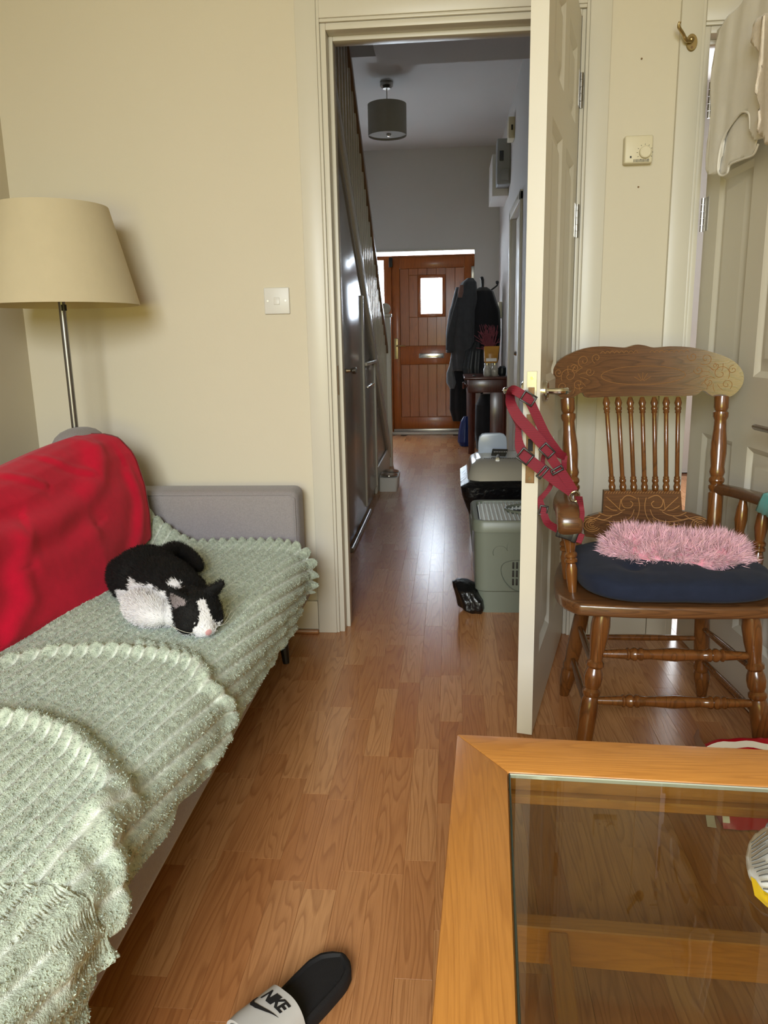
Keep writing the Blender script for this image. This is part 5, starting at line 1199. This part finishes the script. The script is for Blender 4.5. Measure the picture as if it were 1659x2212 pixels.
# ------------------------------------------------------------------ hall fittings
M_PSHADE = fabric('grey_drum_shade', srgb(150, 146, 136), .85, .02, 500., .15, .1, 20.)
pc0 = AZ(835, 178, ZH); pyy = pc0[1]; pxx = pc0[0]; zt = AY(835, 226, pyy)[2]; zb = AY(835, 300, pyy)[2]+.02; pr_ = .15
pen = root('pendant_lamp', (pxx, pyy, ZH), 'grey drum pendant lamp hanging from the hallway ceiling', 'lamp')
part('ceiling_rose', MB().lathe((pxx, pyy, ZH), (pxx, pyy, ZH-.045), [(0, .05), (.6, .05), (1, .03)], 24), M_STEEL, pen)
part('cord', MB().cyl((pxx, pyy, ZH-.04), (pxx, pyy, zb+.10), .004, 8), M_STEEL, pen)
rg = lambda z, r: [V(pxx+r*math.cos(2*math.pi*k/40), pyy+r*math.sin(2*math.pi*k/40), z) for k in range(40)]
part('drum_shade', MB().loft([rg(zb, pr_), rg(zt, pr_), rg(zt, pr_-.004), rg(zb, pr_-.004), rg(zb, pr_)], False), M_PSHADE, pen, 0, 2, 40)
part('diffuser', MB().loft([rg(zb+.012, pr_-.005), rg(zb+.016, pr_-.005)]), M_PSHADE, pen, 0, 2, 40)
part('finial', MB().ellipsoid((pxx+.01, pyy, zb+.006), (.02, .02, .012)), M_CHROME, pen)
M_GREYPL = plain('grey_meter_plastic', srgb(150, 152, 154), .5)
mt = root('electric_meter', (XH, 7.6, 2.3), 'grey electricity meter on a white board high on the hallway wall', 'meter')
part('backboard', MB().bb(XH-.145, XH, 7.36, 7.95, 2.27, 2.62), M_WHITEPL, mt, .004)
mb_ = part('meter_case', MB().slab(XH-.115, XH, 7.16, 7.358, 2.33, 2.70, .01), M_GREYPL, mt)
part('display', MB().slab(XH-.095, XH-.06, 7.150, 7.161, 2.52, 2.60, .003), plain('dark_display', srgb(48, 54, 66), .3), mb_)
part('terminal_cover', MB().slab(XH-.09, XH-.01, 7.14, 7.17, 2.36, 2.45, .01), M_GREYPL, mb_)
sn_ = root('sensor_box', (XH, 6.8, 2.6), 'small cream sensor box above the electricity meter', 'sensor')
part('housing', MB().slab(XH-.05, XH, 6.74, 6.90, 2.60, 2.76, .006), M_CREAMPL, sn_)
part('lens', MB().slab(XH-.03, XH-.015, 6.735, 6.745, 2.66, 2.70, .002), M_DARK, sn_)
solo('wall_box', MB().slab(XH-.035, XH, 8.05, 8.16, 1.23, 1.39, .006), M_CREAMPL, 'small white control box on the hallway wall above the console', 'control box')

# coat stand with coats
M_IRON = plain('black_iron', srgb(16, 16, 16), .5)
cs = root('coat_stand', (.33, 8.15, 0), 'black iron coat stand buried under coats near the front door', 'coat stand')
part('pole', MB().cyl((.33, 8.15, 0), (.33, 8.15, 1.62), .014, 12), M_IRON, cs)
part('base', MB().lathe((.33, 8.15, 0), (.33, 8.15, .03), [(0, .15), (1, .12)], 20), M_IRON, cs)
for ex, ez in ((AY(1041, 603, 8.1), 0), (AY(1074, 612, 8.1), 0), (AY(1018, 612, 8.1), 0)):
    pth = catmull([V(.33, 8.14, 1.47), V((.33+ex[0])/2, 8.11, 1.50), V(ex[0], 8.10, ex[2]-.02), V(ex[0], 8.10, ex[2])], 4)
    hk_ = part('hook', MB().tube(pth, .008, 8), M_IRON, cs); part('ball_end', MB().ellipsoid((ex[0], 8.10, ex[2]+.008), .018), M_IRON, hk_)
def coat(rings, folds=9, amp=.12, n=40, seed=0):
    R_ = []
    P_ = np.array(rings, float); tt = np.linspace(0, len(P_)-1, 40)
    for t in tt:
        cx_, cy_, z, rx, ry = [np.interp(t, range(len(P_)), P_[:, k]) for k in range(5)]
        R_.append([V(cx_+rx*math.cos(a)*(1+amp*math.sin(folds*a+seed+z*3)+.5*amp*nz((math.cos(a), math.sin(a), z*3+seed), 1.6)), cy_+ry*math.sin(a)*(1+amp*math.sin(folds*a+seed+z*2)), z) for a in np.linspace(0, 2*math.pi, n, endpoint=False)])
    return MB().loft(R_)
M_COATG = fabric('charcoal_coat', srgb(62, 64, 68), .8, .1); M_COATB = fabric('black_coat', srgb(22, 23, 27), .8, .1); M_COATL = fabric('grey_jacket', srgb(104, 108, 112), .8, .1); M_COATN = plain('black_shell_jacket', srgb(28, 32, 34), .4, 0, .5, .1, 20.)
c_ = root('grey_jacket', (.05, 7.95, .5), 'charcoal jacket with pale piping, leftmost on the coat stand', 'coat', 'coats on the coat stand')
part('body', coat([(.20, 8.0, 1.62, .03, .04), (.19, 7.98, 1.58, .07, .07), (.16, 7.95, 1.45, .11, .09), (.15, 7.94, 1.2, .13, .10), (.15, 7.94, .95, .14, .10), (.16, 7.94, .72, .13, .09)], 7, .07, 44, 1), M_COATG, c_, 0, 2, 180)
part('sleeve', MB().tube(catmull([V(.10, 7.93, 1.52), V(.045, 7.90, 1.30), V(.01, 7.90, 1.08), V(.005, 7.90, .90)], 6), [.045]*6+[.052]*7+[.046]*6, 12), M_COATG, c_, 0, 2, 180)
part('piping', MB().tube(catmull([V(.09, 7.876, 1.50), V(.025, 7.85, 1.28), V(-.025, 7.86, 1.08), V(-.035, 7.87, .93)], 6), .006, 6), M_COATL, c_)
part('lining', coat([(.115, 7.885, 1.55, .02, .02), (.105, 7.87, 1.48, .028, .025), (.10, 7.865, 1.43, .020, .02)], 5, .05, 20), fabric('brown_lining', srgb(120, 92, 84), .8), c_, 0, 2, 180)
solo('padded_coat', coat([(.33, 8.02, 1.53, .04, .05), (.33, 8.0, 1.49, .10, .09), (.35, 7.97, 1.30, .145, .13), (.36, 7.96, 1.05, .15, .14), (.35, 7.97, .82, .14, .13), (.33, 8.0, .70, .10, .10)], 6, .05, 44, 2), M_COATB, 'bulky black coat at the right of the coat stand', 'coat', 'coats on the coat stand', None, 0, 2, 180)
solo('shell_jacket', coat([(.27, 7.90, 1.0, .05, .05), (.26, 7.87, .92, .10, .07), (.24, 7.86, .75, .11, .08), (.25, 7.86, .60, .10, .07), (.24, 7.87, .50, .07, .05)], 8, .13, 44, 3), M_COATN, 'shiny black shell jacket hanging low behind the console table', 'coat', 'coats on the coat stand', None, 0, 2, 180)
solo('long_coat', coat([(.12, 8.06, .95, .06, .05), (.10, 8.05, .80, .10, .07), (.10, 8.04, .55, .10, .08), (.09, 8.04, .32, .095, .08), (.10, 8.05, .20, .07, .05)], 6, .10, 44, 4), M_COATB, 'long black coat hanging nearest the floor by the front door', 'coat', 'coats on the coat stand', None, 0, 2, 180)
solo('pale_scarf', coat([(.04, 7.95, .92, .025, .03), (.025, 7.94, .78, .03, .03), (.0, 7.94, .70, .035, .03), (.01, 7.94, .60, .045, .03), (.02, 7.94, .54, .02, .02)], 5, .15, 30, 5), M_COATL, 'pale grey scarf hanging below the charcoal jacket', 'scarf', None, None, 0, 2, 180)
M_BLUE = plain('blue_plastic', srgb(34, 52, 110), .3, 0, .5, .15, 14., .5, 25., 0, 0, .01)
solo('blue_bag', coat([(.145, 7.62, .0, .045, .06), (.14, 7.62, .04, .06, .08), (.145, 7.62, .14, .058, .07), (.15, 7.62, .24, .045, .05), (.155, 7.62, .29, .02, .025)], 7, .10, 36, 6), M_BLUE, 'blue plastic carrier bag on the floor beside the console table', 'bag', None, None, 0, 2, 180)

# console table with jars and dried flowers
M_MAHOG = wood('dark_mahogany', srgb(44, 18, 12), srgb(84, 38, 26), srgb(98, 46, 30), 'Z', (22., 1.5), 8., .3, .3)
ct = root('console_table', (.33, 7.35, 0), 'dark mahogany console table against the hallway wall', 'table')
part('top', MB().slab(.125, .518, 7.0, 7.72, .675, .70, .010, 3), M_MAHOG, ct)
part('apron', MB().bb(.165, .51, 7.03, 7.055, .56, .675).bb(.165, .19, 7.055, 7.69, .56, .675), M_MAHOG, ct, .003)
for x, y in ((.165, 7.03), (.455, 7.03), (.165, 7.65), (.455, 7.65)): part('leg', MB().lathe((x+.03, y+.025, .56), (x+.03, y+.025, 0), [(0, .036), (.9, .03), (1, .03)], 4), M_MAHOG, ct, .003)
part('side_panel', MB().bb(.36, .51, 7.035, 7.05, .05, .56), M_MAHOG, ct, .003)
part('drawer_knob', MB().lathe((.165, 7.3, .61), (.115, 7.3, .61), [(0, .01), (.4, .012), (.7, .035), (1, .03)], 14), M_MAHOG, ct)
solo('dark_form', coat([(.34, 7.4, .0, .09, .12), (.34, 7.4, .2, .11, .14), (.34, 7.4, .42, .10, .12), (.34, 7.4, .52, .05, .06)], 5, .06, 30, 2), M_COATB, 'black rounded form standing under the console table', 'bag', None, None, 0, 2, 180)  # black rounded form filling the opening under the console
M_JAR = plain('jar_glass', srgb(176, 170, 158), .08, 0, .8, .2, 40.)
jl = ['small glass jar at the left under the yellow packet', 'small glass jar at the right under the yellow packet']
for k, x in enumerate((.335, .405)):
    r_ = root('glass_jar', (x, 7.16, .70), jl[k], 'jar', 'jars on the console table')
    part('body', MB().lathe((x, 7.16, .70), (x, 7.16, .80), [(0, .026), (.1, .032), (.65, .032), (.8, .022), (1, .022)], 16), M_JAR, r_)
    part('lid', MB().cyl((x, 7.16, .80), (x, 7.16, .815), .026, 16), M_CHROME, r_)
M_YPK = plain('yellow_packet_foil', srgb(186, 132, 44), .35, 0, .5, .1, 14.); 
yp = root('yellow_packet', (.38, 7.16, .815), 'yellow printed packet standing on the jars', 'packet')
part('pouch', coat([(.37, 7.16, .816, .055, .03), (.37, 7.16, .83, .062, .034), (.372, 7.16, .90, .066, .028), (.376, 7.16, .955, .070, .010), (.378, 7.16, .965, .070, .004)], 4, .03, 28, 1), M_YPK, yp, 0, 2, 180)
part('printed_band', MB().box((.372, 7.123, .845), (.095, .003, .028)), M_WBORD, yp)
fb = root('dried_flowers', (.37, 7.25, .70), 'bunch of dusty pink dried flowers behind the yellow packet', 'flowers')
part('vase', MB().lathe((.37, 7.25, .70), (.37, 7.25, .93), [(0, .03), (.5, .04), (1, .03)], 16), M_JAR, fb)
M_DRY = plain('dusty_pink', srgb(124, 62, 72), .9); fm = MB(); rr = random.Random(3)
for k in range(120):
    a = rr.uniform(0, 6.28); sp0 = rr.uniform(.005, .075); top = rr.uniform(.06, .27)
    p0_ = V(.37, 7.25, .90); p3 = p0_+V(math.cos(a)*sp0-(.015 if k % 7 else .08), math.sin(a)*sp0*.6, top)
    fm.tube(catmull([p0_, (p0_+p3)/2+V(rr.uniform(-.035, .035), 0, .01), p3+V(rr.uniform(-.04, .04), 0, rr.uniform(-.03, .01))], 4), [.0022]*4+[.0028]*5, 5)
part('sprays', fm, M_DRY, fb)['kind'] = 'stuff'
solo('small_pot', coat([(.475, 7.2, .70, .03, .03), (.475, 7.2, .72, .036, .036), (.475, 7.2, .77, .036, .036), (.475, 7.2, .785, .02, .02)], 2, .0, 24), M_COATN, 'small black pot on the console table by the wall', 'pot', None, None, 0, 2, 60)
solo('key_fob', MB().slab(.205, .235, 7.08, 7.11, .70, .715, .005), M_COATN, 'tiny dark key fob on the console table edge', 'key fob')

# ------------------------------------------------------------------ litter boxes, feeder
M_LIT = plain('sage_grey_plastic', srgb(116, 122, 110), .4, 0, .5, .02); M_LITL = plain('pale_lid_plastic', srgb(206, 208, 202), .35, 0, .5, .02)
lb = root('top_entry_litter_box', (.27, 3.03, 0), 'grey-green top-entry litter box with a perforated lid behind the door', 'litter box')
LX0, LX1, LY0, LY1 = .085, .475, 2.835, 3.235
def rrect(x0, x1, y0, y1, z, r, n=6):
    out = []
    for cx_, cy_, a0 in ((x1-r, y1-r, 0), (x0+r, y1-r, 90), (x0+r, y0+r, 180), (x1-r, y0+r, 270)):
        for k in range(n+1): a = math.radians(a0+90*k/n); out.append(V(cx_+r*math.cos(a), cy_+r*math.sin(a), z))
    return out
part('tub', MB().loft([rrect(LX0+.02, LX1-.02, LY0+.02, LY1-.02, 0, .04), rrect(LX0+.018, LX1-.018, LY0+.018, LY1-.018, .085, .04), rrect(LX0+.012, LX1-.012, LY0+.012, LY1-.012, .09, .04), rrect(LX0+.006, LX1-.006, LY0+.006, LY1-.006, .325, .04)]), M_LIT, lb, 0, 2, 30)
lid = part('lid_rim', MB().loft([rrect(LX0, LX1, LY0, LY1, .325, .045), rrect(LX0, LX1, LY0, LY1, .362, .045), rrect(LX0+.006, LX1-.006, LY0+.006, LY1-.006, .370, .042), rrect(LX0+.022, LX1-.022, LY0+.022, LY1-.022, .368, .035), rrect(LX0+.026, LX1-.026, LY0+.026, LY1-.026, .350, .035)], True), M_LIT, lb, 0, 2, 40)
part('well', MB().bb(LX0+.026, LX1-.026, LY0+.026, LY1-.026, .349, .3505), plain('navy_painted_shade', srgb(26, 30, 44), .6), lid)  # dark plate painted as the shaded inside behind the lid's holes
gm_ = MB(); ox, oy, oa, ob_ = .335, 3.06, .105, .075
x = LX0+.034
while x < LX1-.03:
    segs = [(LY0+.03, LY1-.03)]
    if abs(x-ox) < oa:
        d = ob_*math.sqrt(1-((x-ox)/oa)**2); segs = [(LY0+.03, oy-d), (oy+d, LY1-.03)]
    for a, b in segs: gm_.bb(x, x+.006, a, b, .3505, .366)
    x += .0165
y = LY0+.04
while y < LY1-.03:
    segs = [(LX0+.03, LX1-.03)]
    if abs(y-oy) < ob_:
        d = oa*math.sqrt(1-((y-oy)/ob_)**2); segs = [(LX0+.03, ox-d), (ox+d, LX1-.03)]
    for a, b in segs: gm_.bb(a, b, y, y+.003, .3505, .358)
    y += .018
part('lid_grate', gm_, M_LITL, lid)
el = [V(ox+(oa+.006)*math.cos(a), oy+(ob_+.006)*math.sin(a), .366) for a in np.linspace(0, 2*math.pi, 36, endpoint=False)]
part('entry_ring', MB().tube(el, .007, 8, True), M_LIT, lid)
part('paw_outline', MB().tube([V(.268+.075*math.cos(a), LY0+.0085, .165+.062*math.sin(a)+.012*math.cos(2*a)) for a in np.linspace(.8, 5.0, 30)], .0016, 5).tube([V(.19+.028*math.cos(a), LY0+.0085, .245+.026*math.sin(a)) for a in np.linspace(.3, 3.6, 16)], .0016, 5).tube([V(.245+.03*math.cos(a), LY0+.0085, .268+.03*math.sin(a)) for a in np.linspace(-.2, 3.4, 16)], .0016, 5), plain('dark_sage_line', srgb(96, 102, 92), .5), lb)
for k in range(3):
    for j in range(2): part('vent_slot', MB().slab(.236+j*.014, .243+j*.014, LY0+.0055, LY0+.0105, .115+k*.033, .141+k*.033, .002), M_DARK, lb)
M_BIN = plain('black_bin_liner', srgb(14, 14, 16), .32, 0, .5, .2, 20., .8, 22., 0, 0, .015)
solo('bin_liner_scrap', coat([(.10, 2.885, .0, .035, .05), (.09, 2.89, .015, .055, .07), (.085, 2.90, .05, .058, .08), (.065, 2.91, .085, .050, .07), (.045, 2.92, .105, .035, .04), (.035, 2.92, .112, .01, .02)], 6, .10, 40, 8), M_BIN, 'black plastic liner bunched on the floor beside the grey-green litter box', 'bin liner', None, None, 0, 2, 40)
hl_ = root('hooded_litter_box', (.29, 3.9, 0), 'cream hooded litter box with black liner and upright clear flap', 'litter box')
part('tray', MB().loft([rrect(.11, .47, 3.68, 4.15, 0, .05), rrect(.09, .485, 3.66, 4.17, .22, .05)]), M_LIT, hl_, 0, 2, 30)
lr_ = [rrect(.12, .46, 3.70, 4.13, .12, .05, 8), rrect(.085, .49, 3.655, 4.165, .22, .05, 8), rrect(.055, .50, 3.63, 4.19, .30, .05, 8), rrect(.050, .50, 3.62, 4.20, .345, .05, 8), rrect(.085, .49, 3.65, 4.17, .372, .05, 8), rrect(.10, .47, 3.67, 4.15, .372, .05, 8)]
lr_ = [[p+V(.010*nz(p*9), .012*nz(p*9+3), .010*nz(p*7+5)) if 0 < i < 5 else p for p in r_] for i, r_ in enumerate(lr_)]
part('liner', MB().loft(lr_), M_BIN, hl_, 0, 2, 40)
M_HOOD = plain('cream_gloss_plastic', srgb(176, 170, 157), .18, 0, .5, .01)
hood = part('hood', MB().loft([rrect(.085, .49, 3.655, 4.165, .365, .07, 8), rrect(.09, .485, 3.665, 4.155, .40, .075, 8), rrect(.105, .47, 3.70, 4.13, .435, .08, 8), rrect(.13, .45, 3.76, 4.09, .456, .08, 8), rrect(.17, .41, 3.82, 4.03, .460, .07, 8)]), M_HOOD, hl_, 0, 2, 50)
part('vent_row', (lambda m_: [m_.box((.17+k*.0085, 3.80, .4605), (.004, .012, .002)) for k in range(22)] and m_)(MB()), M_DARK, hood)
M_FLAP = plain('frosted_blue_plastic', srgb(186, 198, 218), .25, 0, .5, .02)
flp = [V(.145+.148*u_, 3.985, .45+.11*v_) for u_, v_ in ((0, 0), (1, 0), (1, .55), (.97, .82), (.88, .96), (.75, 1), (.25, 1), (.12, .96), (.03, .82), (0, .55))]
part('flap', MB().prism(flp, (0, .012, .004)), M_FLAP, hl_, .004, 3)
sc_ = root('litter_scoop', (.28, 3.86, .46), 'dark slotted litter scoop lying on the cream hood', 'scoop')
part('blade', MB().prism([V(.205, 3.86, .4625), V(.275, 3.83, .4625), V(.292, 3.90, .485), V(.215, 3.92, .485)], (0, .004, .006)), plain('dark_scoop_plastic', srgb(62, 60, 54), .5), sc_, .002, 1)
part('slots', (lambda m_: [m_.box((.222+k*.0085, 3.872, .4815), (.0045, .012, .002)) for k in range(8)] and m_)(MB()), M_WBORD, sc_)
part('handle', MB().tube([V(.24, 3.845, .468), V(.236, 3.81, .468), V(.232, 3.77, .462)], [.006, .009, .010], 8), M_STEEL, sc_)
solo('charger_cable', MB().tube(catmull([V(.515, 4.3, .55), V(.47, 4.28, .552), V(.43, 4.25, .548), V(.40, 4.22, .52), V(.405, 4.20, .40), V(.50, 4.21, .02)], 6), [.010]*6+[.0035]*25, 8), M_COATN, 'thin black charger cable plugged in above the litter boxes', 'cable')
pf_ = root('pet_feeder', (-.43, 5.40, 0), 'white raised pet feeder with two steel bowls by the stair wall', 'pet bowl')
part('stand', MB().loft([rrect(-.498, -.372, 5.28, 5.56, 0, .02), rrect(-.495, -.365, 5.275, 5.57, .10, .02)]), M_WHITEPL, pf_, 0, 2, 30)
for y in (5.345, 5.50): part('bowl', MB().lathe((-.43, y, .095), (-.43, y, .113), [(0, .045), (.6, .06), (1, .06)], 20).lathe((-.43, y, .104), (-.43, y, .114), [(0, .03), (1, .05)], 20), M_CHROME, pf_)
